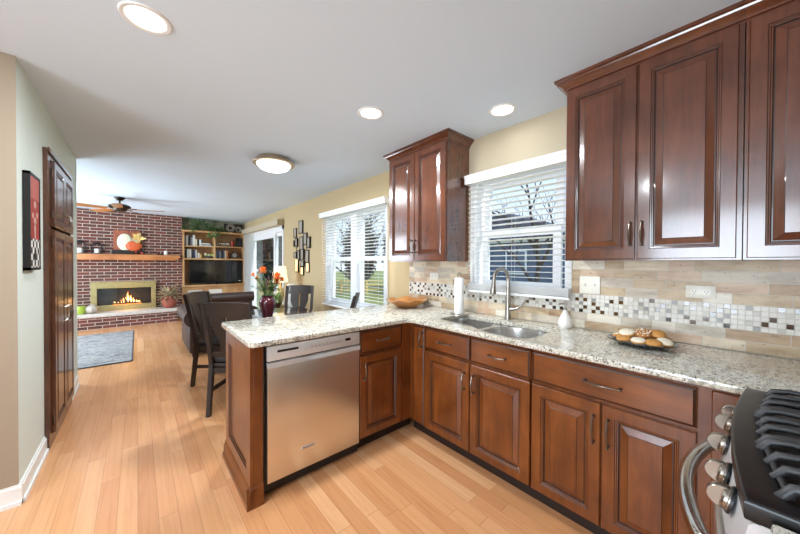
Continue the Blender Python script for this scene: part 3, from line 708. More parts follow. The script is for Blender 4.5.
# ------------------------------------------------------------------ gas range
RX0, RX1 = .815, 1.572
o = thing('gas_range', 'stainless gas range with black cooktop and cast iron grates', 'range', (1.19, -.33, 0))
MB().box(RX0+.004, RX1-.004, -.64, -.02, .03, .895).build('body', M['steel'], o, smooth=False)
def bow(x, amt=.022): t_ = (x-RX0)/(RX1-RX0); return amt*(1-(2*t_-1)**2)
# cooktop: bowed black rim around a sunken well
N_ = 16; front = [(RX0+(RX1-RX0)*i/N_, .0+bow(RX0+(RX1-RX0)*i/N_, .024)) for i in range(N_+1)]
inner = [(RX0+.045+(RX1-RX0-.09)*i/N_, -.062+bow(RX0+.045+(RX1-RX0-.09)*i/N_, .034)) for i in range(N_+1)]
outl = front+[(RX1, -.655), (RX0, -.655)]; hol = inner+[(RX1-.045, -.60), (RX0+.045, -.60)]
rim = MB(); rim.prism(outl, .893, .931, 'z', holes=[hol], bev=.007, seg=3); rim.box(RX0+.03, RX1-.03, -.62, -.02, .885, .905)
ck = rim.build('cooktop', M['enamel'], o, ang=45)
# front control panel, bowed and sloping
vs = []; fs = []
prof_ = [(-.04, .893), (-.012, .893), (-.006, .886), (.010, .800), (.010, .790), (-.04, .790)]
for i in range(N_+1):
    x = RX0+.002+(RX1-RX0-.004)*i/N_
    vs += [(x, p+(bow(x, .030) if p > -.03 else 0), z) for p, z in prof_]
n = len(prof_)
for i in range(N_):
    for k in range(n): fs.append((i*n+k, i*n+(k+1) % n, i*n+n+(k+1) % n, i*n+n+k))
fs += [tuple(range(n)), tuple(N_*n+k for k in range(n))]
cp = MB(); cp._add(vs, fs); cp = cp.build('control_panel', M['steel_light'], o)
kn = Vector((0, .976, .218)).normalized()
for x in (.925, 1.03, 1.20, 1.365, 1.468):
    base = Vector((x, .0035+bow(x, .030), .862)); k = MB()
    k.tube([base-kn*.002, base+kn*.004, base+kn*.006], [.0262, .0262, .022], 24); k.tube([base+kn*.004, base+kn*.010, base+kn*.013], [.0245, .0235, .020], 24)
    sdv = Vector((1, 0, 0)); upv = kn.cross(sdv)
    k.T = Matrix.Translation(base+kn*.008) @ Matrix((upv, kn, sdv)).transposed().to_4x4()
    k.prism([(.0235*math.cos(R(a)), .028*math.sin(R(a))) for a in range(0, 181, 12)], -.008, .008, 'z', bev=.0012, seg=1); k.T = None
    k = k.build('knob', M['knob'], cp, ang=25)
    sk = MB(); sk.tube([base-kn*.003, base+kn*.0015], [.0285, .0285], 24); sk.build('knob_ring', M['black'], k)
dd = MB(); vs = []; fs = []
prof_ = [(-.02, .776), (.014, .776), (.020, .770), (.020, .22), (.014, .214), (-.02, .214)]
for i in range(N_+1):
    x = RX0+.004+(RX1-RX0-.008)*i/N_; vs += [(x, p+(bow(x, .030) if p > 0 else 0), z) for p, z in prof_]
fs = []
for i in range(N_):
    for k in range(6): fs.append((i*6+k, i*6+(k+1) % 6, i*6+6+(k+1) % 6, i*6+6+k))
fs += [tuple(range(6)), tuple(N_*6+k for k in range(6))]
dd._add(vs, fs); dd = dd.build('oven_door', M['steel'], o)
gl_ = MB(); gl_.prism([(RX0+.13+(RX1-RX0-.26)*i/N_, .0205+bow(RX0+.13+(RX1-RX0-.26)*i/N_, .030)) for i in range(N_+1)]+[(RX1-.13, .0), (RX0+.13, .0)], .33, .64, 'z'); gl_.build('door_glass', M['screen'], dd, smooth=False)
hd = MB(); pts = [(RX0+.075, .020, .755)]
for i in range(17):
    t_ = i/16; x = RX0+.075+(RX1-RX0-.15)*t_; pts.append((x, .046+.062*math.sin(math.pi*t_)**.8, .758))
pts.append((RX1-.075, .020, .755)); hd.tube(pts, .0175, 14); hd.build('handle', M['chrome'], dd)
MB().box(RX0+.006, RX1-.006, -.02, .018, .05, .20, .006).build('storage_drawer', M['steel'], o)
MB().box(RX0+.02, RX1-.02, -.60, -.03, 0, .05).build('plinth', M['black'], o, smooth=False)
# burners and grates
for (x, y, r) in ((.98, -.20, .042), (.98, -.46, .034), (1.19, -.33, .05), (1.41, -.20, .05), (1.41, -.46, .034)):
    b = MB(); b.lathe([(0, .018), (r*.7, .018), (r*.75, .012), (r, .012), (r*1.15, .002), (r*1.2, 0)], (x, y, .904), 24); b = b.build('burner', M['iron'], ck)
    MB().lathe([(0, .010), (r*.6, .010), (r*.68, .006), (r*.68, 0)], (x, y, .921), 24).build('burner_cap', M['enamel'], b)
gw = (RX1-RX0-.10)/3
for gi in range(3):
    xa = RX0+.05+gi*gw+.002; xb = xa+gw-.004; g = MB(); zt = .957
    yf = -.052+bow((xa+xb)/2, .034); yb = -.595
    # side rails and finger bars run front to back with feet curving down at the front
    yc0 = yf-bow((xa+xb)/2, .034)
    for x, wd in [(xa+.009, .0085), (xb-.009, .0085), (xa+(xb-xa)*.36, .0072), (xa+(xb-xa)*.64, .0072)]:
        edge = wd > .008; yf = yc0+bow(x, .034)
        if edge:
            g.tube([(x, yf+.002, .906), (x, yf-.002, .928), (x, yf-.016, .950), (x, yf-.045, zt), (x, -.30, zt), (x, yb+.03, zt), (x, yb+.006, .948), (x, yb, .906)], [wd*1.1, wd*1.1, wd*1.1, wd, wd, wd, wd, wd], 12)
        else:
            g.tube([(x, yf-.004, .93), (x, yf-.02, .952), (x, yf-.05, zt), (x, -.115, zt+.001), (x, -.165, zt-.004)], [wd*.9, wd*1.2, wd*1.2, wd, wd*.6], 8)
            g.tube([(x, yb+.004, .93), (x, yb+.02, .952), (x, yb+.05, zt), (x, yb+.12, zt+.001), (x, yb+.16, zt-.004)], [wd*.9, wd*1.2, wd*1.2, wd, wd*.6], 8)
    for y in (-.33, yb+.018): g.box(xa+.004, xb-.004, y-.006, y+.006, zt-.016, zt-.004, .003)
    g.tube([(xa+.009, yc0+bow(xa+.009, .034)-.012, .934), ((xa+xb)/2, yc0+bow((xa+xb)/2, .034)-.012, .934), (xb-.009, yc0+bow(xb-.009, .034)-.012, .934)], .006, 8)
    for yc in (-.20, -.46):
        for (dx) in (-1, 1):
            xe = (xa+xb)/2+dx*(xb-xa)/2; xi = (xa+xb)/2+dx*.022; g.tube([(xe-dx*.01, yc, zt), (xi, yc, zt), (xi-dx*.004, yc, zt-.006)], [.0075, .0075, .005], 8)
    g.build('grate', M['iron'], ck, ang=60)

# ------------------------------------------------------------------ pantry and print on the sage wall
o = thing('pantry_cabinet', 'tall dark cherry pantry cupboard set in the sage wall', 'cabinet', (XL+.01, 3.77, 0))
PWD = [M['pantry_wood'], M['glaze']]
f = MB(); xa, xb = XL+.001, XL+.024
f.box(xa, xb, 3.265, 3.345, .0, 2.16).box(xa, xb, 4.215, 4.265, .0, 2.16).box(xa, xb, 3.345, 4.215, 2.10, 2.16).box(xa, xb, 3.345, 4.215, 0, .08); f.box(xa, xa+.006, 3.345, 4.215, .08, 2.10)
f.box(xb, xb+.012, 3.255, 4.275, 2.13, 2.165, .003); f.build('face_frame', M['pantry_wood'], o, smooth=False)
for (a, b, hs) in ((3.355, 3.777, 3.735), (3.785, 4.208, 3.825)):
    for (z0, z1, hz) in ((.09, 1.585, .90), (1.61, 2.09, 1.665)):
        dd = door(o, (XL+.024, a, z0), (0, 1, 0), (1, 0, 0), b-a, z1-z0, PWD); pull(dd, (XL+.045, hs, hz+.02), (0, 0, 1), (1, 0, 0), .12, 'nickel')
        if a < 3.6:
            for hz2 in (z0+.09, z1-.09): MB().tube([(XL+.034, 3.352, hz2-.025), (XL+.034, 3.352, hz2+.025)], .006, 8).build('hinge', M['bronze'], dd)
o = thing('framed_print', 'narrow framed print of pale shapes on red above black and white checks', 'picture', (XL, 2.9, 1.59))
yA, yB, zA, zB = 2.755, 3.005, 1.298, 1.880
f = MB(); fw = .016
f.box(XL+.001, XL+.030, yA, yA+fw, zA, zB).box(XL+.001, XL+.030, yB-fw, yB, zA, zB).box(XL+.001, XL+.030, yA, yB, zA, zA+fw).box(XL+.001, XL+.030, yA, yB, zB-fw, zB); f.build('frame', M['black'], o, smooth=False)
p = MB(); X0 = XL+.026; p.k = 0; p.box(XL+.005, X0, yA+fw, yB-fw, zA+fw, zB-fw)
p.k = 1; p.box(X0, X0+.0012, yA+fw, yB-fw, zA+fw, zA+.19)
p.k = 2; p.box(X0, X0+.0010, yA+fw, yB-fw, zB-.15, zB-fw); yc = (yA+yB)/2
p.k = 3
for (dy, dz, r) in ((.0, .40, .028), (-.05, .33, .022), (.05, .34, .024), (.0, .30, .03)):
    p.prism([(yc+dy+r*math.cos(q*.5236), zA+dz+r*.8*math.sin(q*.5236)) for q in range(12)], X0+.001, X0+.0022, 'x')
p.prism([(yc-.012, zA+.19), (yc+.012, zA+.19), (yc+.018, zA+.25), (yc+.009, zA+.29), (yc-.009, zA+.29), (yc-.018, zA+.25)], X0+.001, X0+.0022, 'x')
p.k = 4; p.prism([(yc+.028*math.cos(q*.5236), zA+.10+.04*math.sin(q*.5236)) for q in range(12)], X0+.001, X0+.0024, 'x')
p.build('print', [M['artred'], M['checker'], M['artdeep'], M['artpale'], M['black']], o, smooth=False)

# ------------------------------------------------------------------ ceiling fixtures
def recessed(x, y, label, w=SPOT_W):
    o = thing('recessed_light', label, 'light', (x, y, H), 'recessed ceiling lights')
    MB().lathe([(.074, -.002), (.078, -.006), (.092, -.007), (.096, -.004), (.097, -.0005), (.074, -.0005)], (x, y, H), 40).build('trim_ring', M['white_trim'], o)
    MB().lathe([(0, -.003), (.074, -.003), (.074, -.0005), (0, -.0005)], (x, y, H), 32).build('diffuser', M['diffuser'], o)
    light('bulb', 'AREA', (x, y, H-.012), w, LAMP, .14, None, (0, 0, -1), o)
    return o
recessed(.035, 1.84, 'recessed round ceiling light over the walkway')
recessed(1.325, 1.865, 'recessed round ceiling light above the dishwasher and peninsula', 16)
recessed(2.02, 1.19, 'recessed round ceiling light over the sink window', 1.0)
recessed(-1.5, .9, 'added unseen recessed ceiling light brightening the open room outside the view')  # extra fixture out of view, added for the light it gives
o = thing('flush_mount_light', 'domed flush ceiling light with brushed metal rim', 'light', (1.12, 3.37, H))
MB().lathe([(.0, 0), (.165, 0), (.172, -.016), (.205, -.040), (.214, -.056), (.206, -.066), (.185, -.066), (.0, -.06)], (1.12, 3.37, H), 48).build('rim', M['rim'], o)
MB().lathe([(.172, -.064), (.166, -.080), (.14, -.108), (.09, -.128), (.04, -.136), (0, -.138)], (1.12, 3.37, H), 40).build('glass_dome', M['diffuser'], o)
light('bulb', 'AREA', (1.12, 3.37, H-.145), 26, LAMP, .3, None, (0, 0, -1), o)
# ceiling fan
fc = Vector((-.22, 7.14, 0))
o = thing('ceiling_fan', 'bronze ceiling fan with oak blades in the living room', 'fan', (fc.x, fc.y, H))
MB().lathe([(0, 0), (.075, 0), (.070, -.02), (.035, -.055), (.02, -.06), (0, -.06)], (fc.x, fc.y, H), 24).build('canopy', M['fanmetal'], o)
MB().tube([(fc.x, fc.y, H-.05), (fc.x, fc.y, H-.13)], .012, 10).build('downrod', M['fanmetal'], o)
MB().lathe([(0, 0), (.03, 0), (.10, -.012), (.145, -.035), (.15, -.06), (.12, -.085), (.10, -.09), (.09, -.12), (.05, -.135), (0, -.138)], (fc.x, fc.y, H-.11), 32).build('motor', M['fanmetal'], o)
for k in range(5):
    a = R(-20+72*k); b = MB(); b.T = Matrix.Translation((fc.x, fc.y, H-.205)) @ Matrix.Rotation(a, 4, 'Z') @ Matrix.Rotation(R(11), 4, 'X')
    b.prism([(.16, -.05), (.58, -.068), (.62, -.06), (.635, -.03), (.635, .03), (.62, .06), (.58, .068), (.16, .05)], -.004, .004, 'z'); bl = b.build('blade', M['fan_wood'], o)
    b = MB(); b.T = Matrix.Translation((fc.x, fc.y, H-.196)) @ Matrix.Rotation(a, 4, 'Z'); b.box(.08, .20, -.016, .016, -.003, .004, .002).box(.18, .24, -.035, .035, -.003, .003, .002); b.build('blade_iron', M['fanmetal'], bl)

# ------------------------------------------------------------------ fireplace, hearth, mantel
h = MB(); h.k = 0; h.box(-1.9, .70, 8.62, YB2, 0, .235); h.k = 1; h.box(-1.92, .72, 8.59, YB2, .235, .308, .01)
struct(h.build('trim_hearth', [M['brick'], M['slab']], smooth=False))
o = thing('fireplace_screen', 'antique brass fireplace front with burning logs behind glass', 'fireplace', (-.2, YB2, .308))
fa, fb_, z0, z1 = -.735, .335, .312, .918; ia, ib, iz0, iz1 = -.64, .25, .425, .79
f = MB()
for (a, b, c_, d_) in ((fa, ia, z0, z1), (ib, fb_, z0, z1), (ia, ib, z0, iz0), (ia, ib, iz1, z1)): f.box(a, b, YB2-.075, YB2-.002, c_, d_, .004)
f.box(fa-.012, fb_+.012, YB2-.085, YB2-.002, z1-.02, z1+.012, .004).box(fa+.02, fb_-.02, YB2-.082, YB2-.07, z0+.05, z0+.062).box(ia, ib, YB2-.080, YB2-.07, iz1+.02, iz1+.030)
f.build('surround', M['brass'], o)
fb2 = MB(); fb2.box(ia, ib, YB2-.012, YB2-.008, iz0, iz1); fb2.build('firebox_back', M['soot'], o, smooth=False)
MB().box(ia, ib, YB2-.066, YB2-.063, iz0, iz1).build('glass_door', M['glass'], o, smooth=False)
MB().box((ia+ib)/2-.004, (ia+ib)/2+.004, YB2-.072, YB2-.060, iz0, iz1).box(ia, ia+.012, YB2-.07, YB2-.06, iz0, iz1).box(ib-.012, ib, YB2-.07, YB2-.06, iz0, iz1).build('door_frame', M['black'], o, smooth=False)
for (xa, xb, z, r) in ((-.42, .03, .452, .026), (-.36, .10, .458, .022), (-.33, -.02, .492, .022)):
    MB().tube([(xa, YB2-.040, z), ((xa+xb)/2, YB2-.038, z+.006), (xb, YB2-.036, z-.004)], [r, r*1.05, r*.9], 10, flat_=.9).build('log', M['log'], o)
MB().box(-.40, .08, YB2-.055, YB2-.02, iz0+.002, iz0+.012).build('ember_bed', M['ember'], o, smooth=False)
rn = random.Random(5)
for i in range(9):
    x = -.37+i*.052+rn.uniform(-.01, .01); hh = .05+.21*math.exp(-((x+.14)/.085)**2)*rn.uniform(.7, 1.15); m_ = MB()
    m_.tube([(x, YB2-.034, .45), (x+.006, YB2-.034, .45+hh*.35), (x-.006, YB2-.034, .45+hh*.7), (x+.004, YB2-.034, .45+hh)], [.020, .030, .018, .001], 8, flat_=.5); m_.build('flame', M['flame'], o)
light('firelight', 'POINT', (-.15, YB2-.16, .55), 3, (1, .5, .15), .06, parent=o)
mt = MB(); mt.prism([(-1.9, 1.405), (.70, 1.405), (.78, 1.47), (.78, 1.53), (-1.9, 1.53)], 8.90, YB2-.002, 'y', bev=.004)
tag(mt.build('mantel_shelf', M['mantel_oak'], base=(-.2, 9.0, 1.405)), 'long honey oak mantel shelf across the brick chimney', 'shelf')
ZM = 1.53
def lantern(x, y, hgt, label):
    o = thing('lantern', label, 'lantern', (x, y, ZM)); s_ = hgt*.28; f = MB()
    f.box(x-s_, x+s_, y-s_, y+s_, ZM, ZM+.015).box(x-s_, x+s_, y-s_, y+s_, ZM+hgt*.72, ZM+hgt*.75)
    for a in (-1, 1):
        for b in (-1, 1): f.box(x+a*s_-.006, x+a*s_+.006, y+b*s_-.006, y+b*s_+.006, ZM, ZM+hgt*.74)
    f.lathe([(s_*1.1, hgt*.75), (s_*.4, hgt*.9), (0, hgt*.92)], (x, y, ZM), 4); f.build('frame', M['black'], o, smooth=False)
    MB().tube([(x+.022*math.cos(q*.5236), y, ZM+hgt*.94+.022*math.sin(q*.5236)) for q in range(12)], .003, 6, closed=True).build('ring', M['black'], o)
    MB().lathe([(0, 0), (s_*.55, 0), (s_*.55, hgt*.34), (0, hgt*.34)], (x, y, ZM+.015), 16).build('candle', M['ceramic'], o); return o
lantern(-.635, 8.99, .27, 'black metal lantern with white candle on the mantel between pantry edge and pumpkin picture')
lantern(-.885, 8.98, .30, 'taller black lantern at the pantry end of the mantel')
o = thing('pumpkin_picture', 'square harvest canvas of white and orange pumpkins leaning on the brick above the mantel', 'picture', (-.15, 9.05, ZM))
def tl(y, z): return y+.03*(z-ZM)/.5
cv = MB(); cv.box(-.385, .06, 9.045, 9.075, ZM+.09, 2.06, .003); cv.build('canvas', M['canvas'], o)
MB().box(-.40, .09, 9.02, 9.09, ZM, ZM+.095, .006).build('stand', M['espresso'], o)
def rib(q, z): return 1+.06*math.cos(q*9)
MB().sphere((-.20, 9.035, 1.80), .155, 36, 14, .82, .18, 1.2, rib).build('white_pumpkin', M['pump_white'], o)
MB().sphere((-.055, 9.02, 1.72), .125, 36, 12, 1.1, .25, .9, rib).build('orange_pumpkin', M['pumpkin'], o)
lf = MB(); rn = random.Random(11)
def leaf(mb, p, d, L, wd, k=0, droop=.2, up=Vector((0, 0, 1))):
    p = Vector(p); d = Vector(d).normalized(); s_ = d.cross(up)
    if s_.length < 1e-3: s_ = Vector((1, 0, 0))
    s_.normalize(); nn = s_.cross(d); mb.k = k
    q = [p, p+d*L*.35+s_*wd*.5+nn*wd*.1, p+d*L*.75+s_*wd*.36-nn*L*droop*.3, p+d*L-nn*L*droop, p+d*L*.75-s_*wd*.36-nn*L*droop*.3, p+d*L*.35-s_*wd*.5+nn*wd*.1, p+d*L*.4-nn*wd*.08, p+d*L*.75-nn*L*droop*.45]
    mb._add(q, [(0, 1, 6), (1, 2, 7, 6), (2, 3, 7), (0, 6, 5), (6, 7, 4, 5), (7, 3, 4)])
for i in range(16):
    a = rn.uniform(-.6, 3.6); leaf(lf, (.03+rn.uniform(-.06, .05), 9.02, 1.86+rn.uniform(-.04, .05)), (math.cos(a), -.3, math.sin(a)), rn.uniform(.09, .17), .055, rn.choice((0, 0, 1, 2)), .1, Vector((0, 1, 0)))
lf.build('leaves', [M['yellow'], M['pumpkin'], M['dryleaf'][0]], o, smooth=False)
o = thing('pine_cone_cluster', 'small dark cluster of berries and cones below the pumpkin picture', 'decoration', (.03, 8.97, ZM)); b = MB()
for i in range(14): b.k = i % 3; b.sphere((.03+rn.uniform(-.09, .09), 8.96+rn.uniform(-.03, .03), ZM+.022+rn.uniform(0, .035)), .022, 8, 6)
b.build('berries', [M['soot'], M['log'], M['artred']], o)
c = MB(); c.lathe([(0, 0), (.036, 0), (.036, .09), (.03, .094), (0, .092)], (.515, 8.99, ZM), 16)
tag(c.build('pillar_candle', M['ceramic'], base=(.515, 8.99, ZM)), 'lone white pillar candle at the bookcase end of the mantel', 'candle')
c = MB(); c.box(.36, .47, 8.95, 9.03, ZM, ZM+.03, .004); tag(c.build('small_box', M['soot'], base=(.41, 8.99, ZM)), 'low dark box lying beside the white mantel candle', 'box')
# hearth decorations
o = thing('potted_plant', 'round terracotta pot of pale dried foliage on the hearth beside bookcase', 'plant', (.57, 8.79, .308))
MB().lathe([(0, 0), (.075, 0), (.10, .02), (.135, .09), (.14, .14), (.12, .20), (.085, .235), (.08, .25), (.095, .27), (.085, .27), (.07, .25), (0, .24)], (.57, 8.79, .308), 28).build('pot', M['terracotta'], o)
for sx_ in (-1, 1): MB().tube([(.57+sx_*.085, 8.79, .555), (.57+sx_*.125, 8.79, .545), (.57+sx_*.135, 8.79, .49)], .012, 8).build('pot_handle', M['terracotta'], o)
lf = MB(); rn = random.Random(4)
for i in range(130):
    a = rn.uniform(0, 6.28); e = rn.uniform(-.25, 1.2); d_ = Vector((math.cos(a)*math.cos(e), math.sin(a)*math.cos(e)*.5, math.sin(e))); s0 = Vector((.57, 8.79, .56))
    leaf(lf, s0+d_*rn.uniform(.04, .20), d_, rn.uniform(.10, .19), .045, rn.choice((0, 0, 1, 1, 2)), .25)
for i in range(12): a = i*.52; lf.k = 1; lf.tube([(.57, 8.79, .55), (.57+.2*math.cos(a), 8.79+.14*math.sin(a), .66+.04*(i % 3))], .003, 4)
lf.build('foliage', M['dryleaf'], o, smooth=False)
o = thing('vine_wreath', 'small trailing sprig of dried vine on the hearth against the brass screen', 'decoration', (.33, 8.9, .308)); lf = MB()
for i in range(26):
    a = rn.uniform(0, 6.28); leaf(lf, (.33+.06*math.cos(a), 8.88+.05*math.sin(a), .32+rn.uniform(0, .22)), (math.cos(a), math.sin(a), rn.uniform(-.2, .5)), .08, .03, rn.choice((0, 1)), .2)
lf.build('leaves', M['dryleaf'], o, smooth=False)
b = MB(); b.sphere((-.69, 8.74, .308+.088), .095, 24, 12, 1, 1, .92, lambda q, z: 1+.05*math.cos(q*8)); b.tube([(-.69, 8.74, .48), (-.685, 8.74, .51)], [.012, .008], 6)
tag(b.build('gourd', M['gourd'], base=(-.69, 8.74, .308)), 'round greyish ribbed gourd on the hearth beside the brass screen', 'gourd')
b = MB(); b.lathe([(0, 0), (.075, 0), (.09, .05), (.085, .15), (.08, .16), (.06, .155), (0, .15)], (-.86, 8.76, .308), 24)
tag(b.build('lime_pot', M['lime'], base=(-.86, 8.76, .308)), 'lime green pot on the hearth nearest the pantry wall', 'pot')

# rug
o = thing('area_rug', 'grey mottled area rug on the wood floor before the hearth', 'rug', (-.9, 6.7, 0))
MB().box(-1.75, -.06, 5.52, 7.94, .001, .012).build('pile', M['rug'], o, smooth=False)
MB().box(-1.76, -1.75, 5.51, 7.95, .001, .013).box(-.06, -.045, 5.51, 7.95, .001, .013).box(-1.75, -.06, 5.505, 5.52, .001, .013).box(-1.75, -.06, 7.94, 7.955, .001, .013).build('binding', M['rug_edge'], o, smooth=False)

# ------------------------------------------------------------------ bookcase wall unit
BX0, BX1, BY0, BY1 = .842, 2.235, 9.04, 9.44
o = thing('wall_unit', 'light oak bookcase wall unit around the television', 'bookcase', (1.54, 9.24, 0))
b = MB(); b.box(BX0, BX0+.035, BY0, BY1, 0, 2.14).box(BX1-.035, BX1, BY0, BY1, 0, 2.14).box(BX0-.02, BX1+.02, BY0-.02, BY1, 2.115, 2.16, .004); b.build('carcass', M['oak_z'], o)
MB().box(BX0, BX1, BY1-.02, BY1-.002, .5, 2.12).build('back_panel', M['oak_x'], o, smooth=False)
XM = 1.52
MB().box(XM-.018, XM+.018, BY0+.005, BY1-.02, 1.46, 2.115).build('divider', M['oak_z'], o, smooth=False)
for (a, c_, z) in ((BX0+.035, XM-.018, 1.775), (XM+.018, BX1-.035, 1.785)): MB().box(a, c_, BY0+.01, BY1-.02, z-.022, z).build('shelf', M['oak_x'], o, smooth=False)
MB().box(BX0+.035, BX1-.035, BY0, BY1-.02, 1.43, 1.468).build('shelf', M['oak_x'], o, smooth=False)
MB().box(BX0-.02, BX1, BY0-.04, BY1-.02, .755, .80, .004).build('counter_shelf', M['oak_x'], o)
MB().box(BX0+.035, BX1-.035, BY0+.03, BY1-.02, .08, .755).build('base_cabinet', M['oak_x'], o, smooth=False)
FP = [(0, 0), (0, .018), (.05, .018), (.055, .010), (.06, .010)]
nd = 3; dw = (BX1-BX0-.07)/nd
for k in range(nd):
    a = BX0+.035+k*dw
    dd = MB(); dd.rings(dw-.008, .64, FP, frameF((a+.004, BY0+.03, .10), (1, 0, 0), (0, 0, 1), (0, -1, 0)), [0, 0, 0, 0]); dd = dd.build('door', M['oak_z'], o)
    if k < 2: MB().box(a+.07, a+dw-.07, BY0+.010, BY0+.019, .17, .67).build('door_panel', M['ivory'], dd, smooth=False)
# television
o = thing('television', 'black flat screen television standing inside the oak wall unit', 'television', (1.6, 9.2, .80))
MB().box(.99, 2.175, 9.10, 9.145, .832, 1.405, .006).build('casing', M['black'], o)
MB().box(1.003, 2.162, 9.096, 9.101, .855, 1.392).build('screen', M['screen'], o, smooth=False)
MB().box(1.35, 1.85, 9.06, 9.24, .801, .812, .003).box(1.55, 1.62, 9.12, 9.15, .805, .85).build('stand', M['black'], o)
MB().box(2.09, 2.14, 9.093, 9.0965, .863, .882).build('sticker', M['ivory'], o, smooth=False)
# books and small things
def book(x, y, z, w, h, d, colr, label, group, lean=0):
    b = MB(); b.T = Matrix.Translation((x, y, z)) @ Matrix.Rotation(R(lean), 4, 'Y'); b.box(0, w, 0, d, 0, h, .002); b.k = 1; b.box(.003, w-.003, .004, d+.001, h-.002, h+.001)
    return tag(b.build('book', [BOOK[colr], M['paper']], base=(x, y, z)), label, 'book', group)
ZS = {'ul': 1.7755, 'll': 1.4685, 'ur': 1.7855, 'lr': 1.4685}
G1, G2, G3 = 'books on the upper shelf beside the brick', 'books on the shelf above the television', 'books on the shelf left of the clock'
x = BX0+.045
for w_, h_, c_, L_ in ((.030, .235, 'grey', 'slim grey book against the upright on top bookcase shelf'), (.040, .255, 'white', 'tall white book second from the brick on top bookcase shelf'), (.045, .26, 'black', 'tall black book just past the tall white one on top bookcase shelf'), (.036, .215, 'grey', 'shorter grey book beside the tall black one on top shelf'), (.050, .265, 'white', 'thick tall white book fifth from the brick on top shelf')):
    book(x, 9.12, ZS['ul'], w_, h_, .2, c_, L_, G1); x += w_+.004
for i, (w_, h_, c_, L_) in enumerate(((.042, .17, 'cream', 'short cream book next to thick white one on top shelf'), (.035, .16, 'black', 'short black book fourth from the pile end of top shelf row'), (.040, .165, 'white', 'short white book near the leaning end of top shelf row'), (.03, .16, 'green', 'short green book last in the top shelf row'))):
    book(x, 9.12, ZS['ul'], w_, h_, .18, c_, L_, G1, 0); x += w_+.006
for k, (c_, L_) in enumerate((('white', 'white book lying flat at the bottom of the pile on top shelf'), ('grey', 'grey book lying flat in the middle of the pile on top shelf'), ('white', 'white book lying flat on top of the pile on top shelf'))):
    b = MB(); z = ZS['ul']+k*.026; b.box(1.24, 1.47-.02*k, 9.10, 9.30, z, z+.025, .002); tag(b.build('book', BOOK[c_], base=(1.35, 9.2, z)), L_, 'book', 'flat books on the top shelf')
x = BX0+.055
for w_, h_, c_, L_ in ((.035, .21, 'black', 'black book at the brick end of the shelf above the television'), (.050, .225, 'white', 'broad white book second on the shelf above the television'), (.034, .225, 'white', 'slim white book third on the shelf above the television'), (.045, .215, 'black', 'black book right of two white ones above the television'), (.030, .20, 'blue', 'blue book fifth on the shelf above the television'), (.028, .205, 'white', 'thin white end book on the shelf above the television')):
    book(x, 9.12, ZS['ll'], w_, h_, .2, c_, L_, G2); x += w_+.005
x = XM+.03
for w_, h_, c_, L_ in ((.030, .20, 'grey', 'grey book against the bookcase divider above the television'), (.046, .21, 'blue', 'wide blue book right of the bookcase divider'), (.045, .20, 'grey', 'wide grey book fourth from the orange one on clock shelf'), (.04, .205, 'black', 'black book fourth from the end of clock shelf row'), (.032, .20, 'blue', 'slim blue book beside the cream one on clock shelf'), (.03, .205, 'cream', 'cream book second from the end on clock shelf'), (.04, .215, 'orange', 'orange book at the end of the row on clock shelf')):
    book(x, 9.12, ZS['lr'], w_, h_, .2, c_, L_, G3); x += w_+.004
for (x, r, h_, m_, L_) in ((1.185, .022, .13, 'ivory', 'cream candle on the shelf above the television beside the books'), (1.23, .024, .10, 'yellow', 'short yellow candle on the shelf above the television')):
    c = MB(); c.lathe([(0, 0), (r, 0), (r, h_), (r*.8, h_+.004), (0, h_)], (x, 9.15, ZS['ll']), 14); tag(c.build('candle', M[m_], base=(x, 9.15, ZS['ll'])), L_, 'candle')
o = thing('flower_bowl', 'low bowl of pale flowers on the shelf above the television', 'bowl', (1.41, 9.17, ZS['ll']))
MB().lathe([(0, 0), (.05, 0), (.09, .04), (.095, .06), (.085, .06), (0, .03)], (1.41, 9.17, ZS['ll']), 20).build('bowl', M['hedge'][1], o)
b = MB()
for i in range(18): b.k = i % 2; b.sphere((1.41+rn.uniform(-.09, .09), 9.16+rn.uniform(-.05, .05), ZS['ll']+.075+rn.uniform(0, .035)), .028, 8, 6)
b.build('flowers', [M['ivory'], M['lime']], o)
for i in range(6):
    x = 1.60+i*.052; g = MB(); g.lathe([(0, 0), (.02, 0), (.004, .006), (.004, .03), (.02, .05), (.022, .085), (.02, .085), (.018, .05), (0, .036)], (x, 9.15, ZS['ur']), 14)
    tag(g.build('small_goblet', M['mirror'], base=(x, 9.15, ZS['ur'])), 'tiny shiny goblet in the row left of the red candle', 'goblet', 'row of small goblets on the top shelf')
c = MB(); c.lathe([(0, 0), (.034, 0), (.034, .15), (.028, .156), (0, .152)], (1.955, 9.15, ZS['ur']), 18); tag(c.build('candle', M['red'], base=(1.955, 9.15, ZS['ur'])), 'red pillar candle on the top shelf beside the dark speaker', 'candle')
o = thing('small_speaker', 'dark bookshelf speaker at the corner end of the top shelf', 'speaker', (2.1, 9.2, ZS['ur'])); MB().box(2.05, 2.19, 9.1, 9.27, ZS['ur'], ZS['ur']+.245, .004).build('cabinet', M['black'], o)
MB().lathe([(0, .004), (.045, .004), (.05, 0)], (0, 0, 0), 20).T if False else None
b = MB(); b.tube([(2.12, 9.1, ZS['ur']+.085), (2.12, 9.092, ZS['ur']+.085)], .048, 20); b.tube([(2.12, 9.1, ZS['ur']+.19), (2.12, 9.094, ZS['ur']+.19)], .024, 16); b.build('drivers', M['iron'], o)
o = thing('mantel_clock', 'dark round topped mantel clock on the shelf above the television', 'clock', (2.0, 9.17, ZS['lr']))
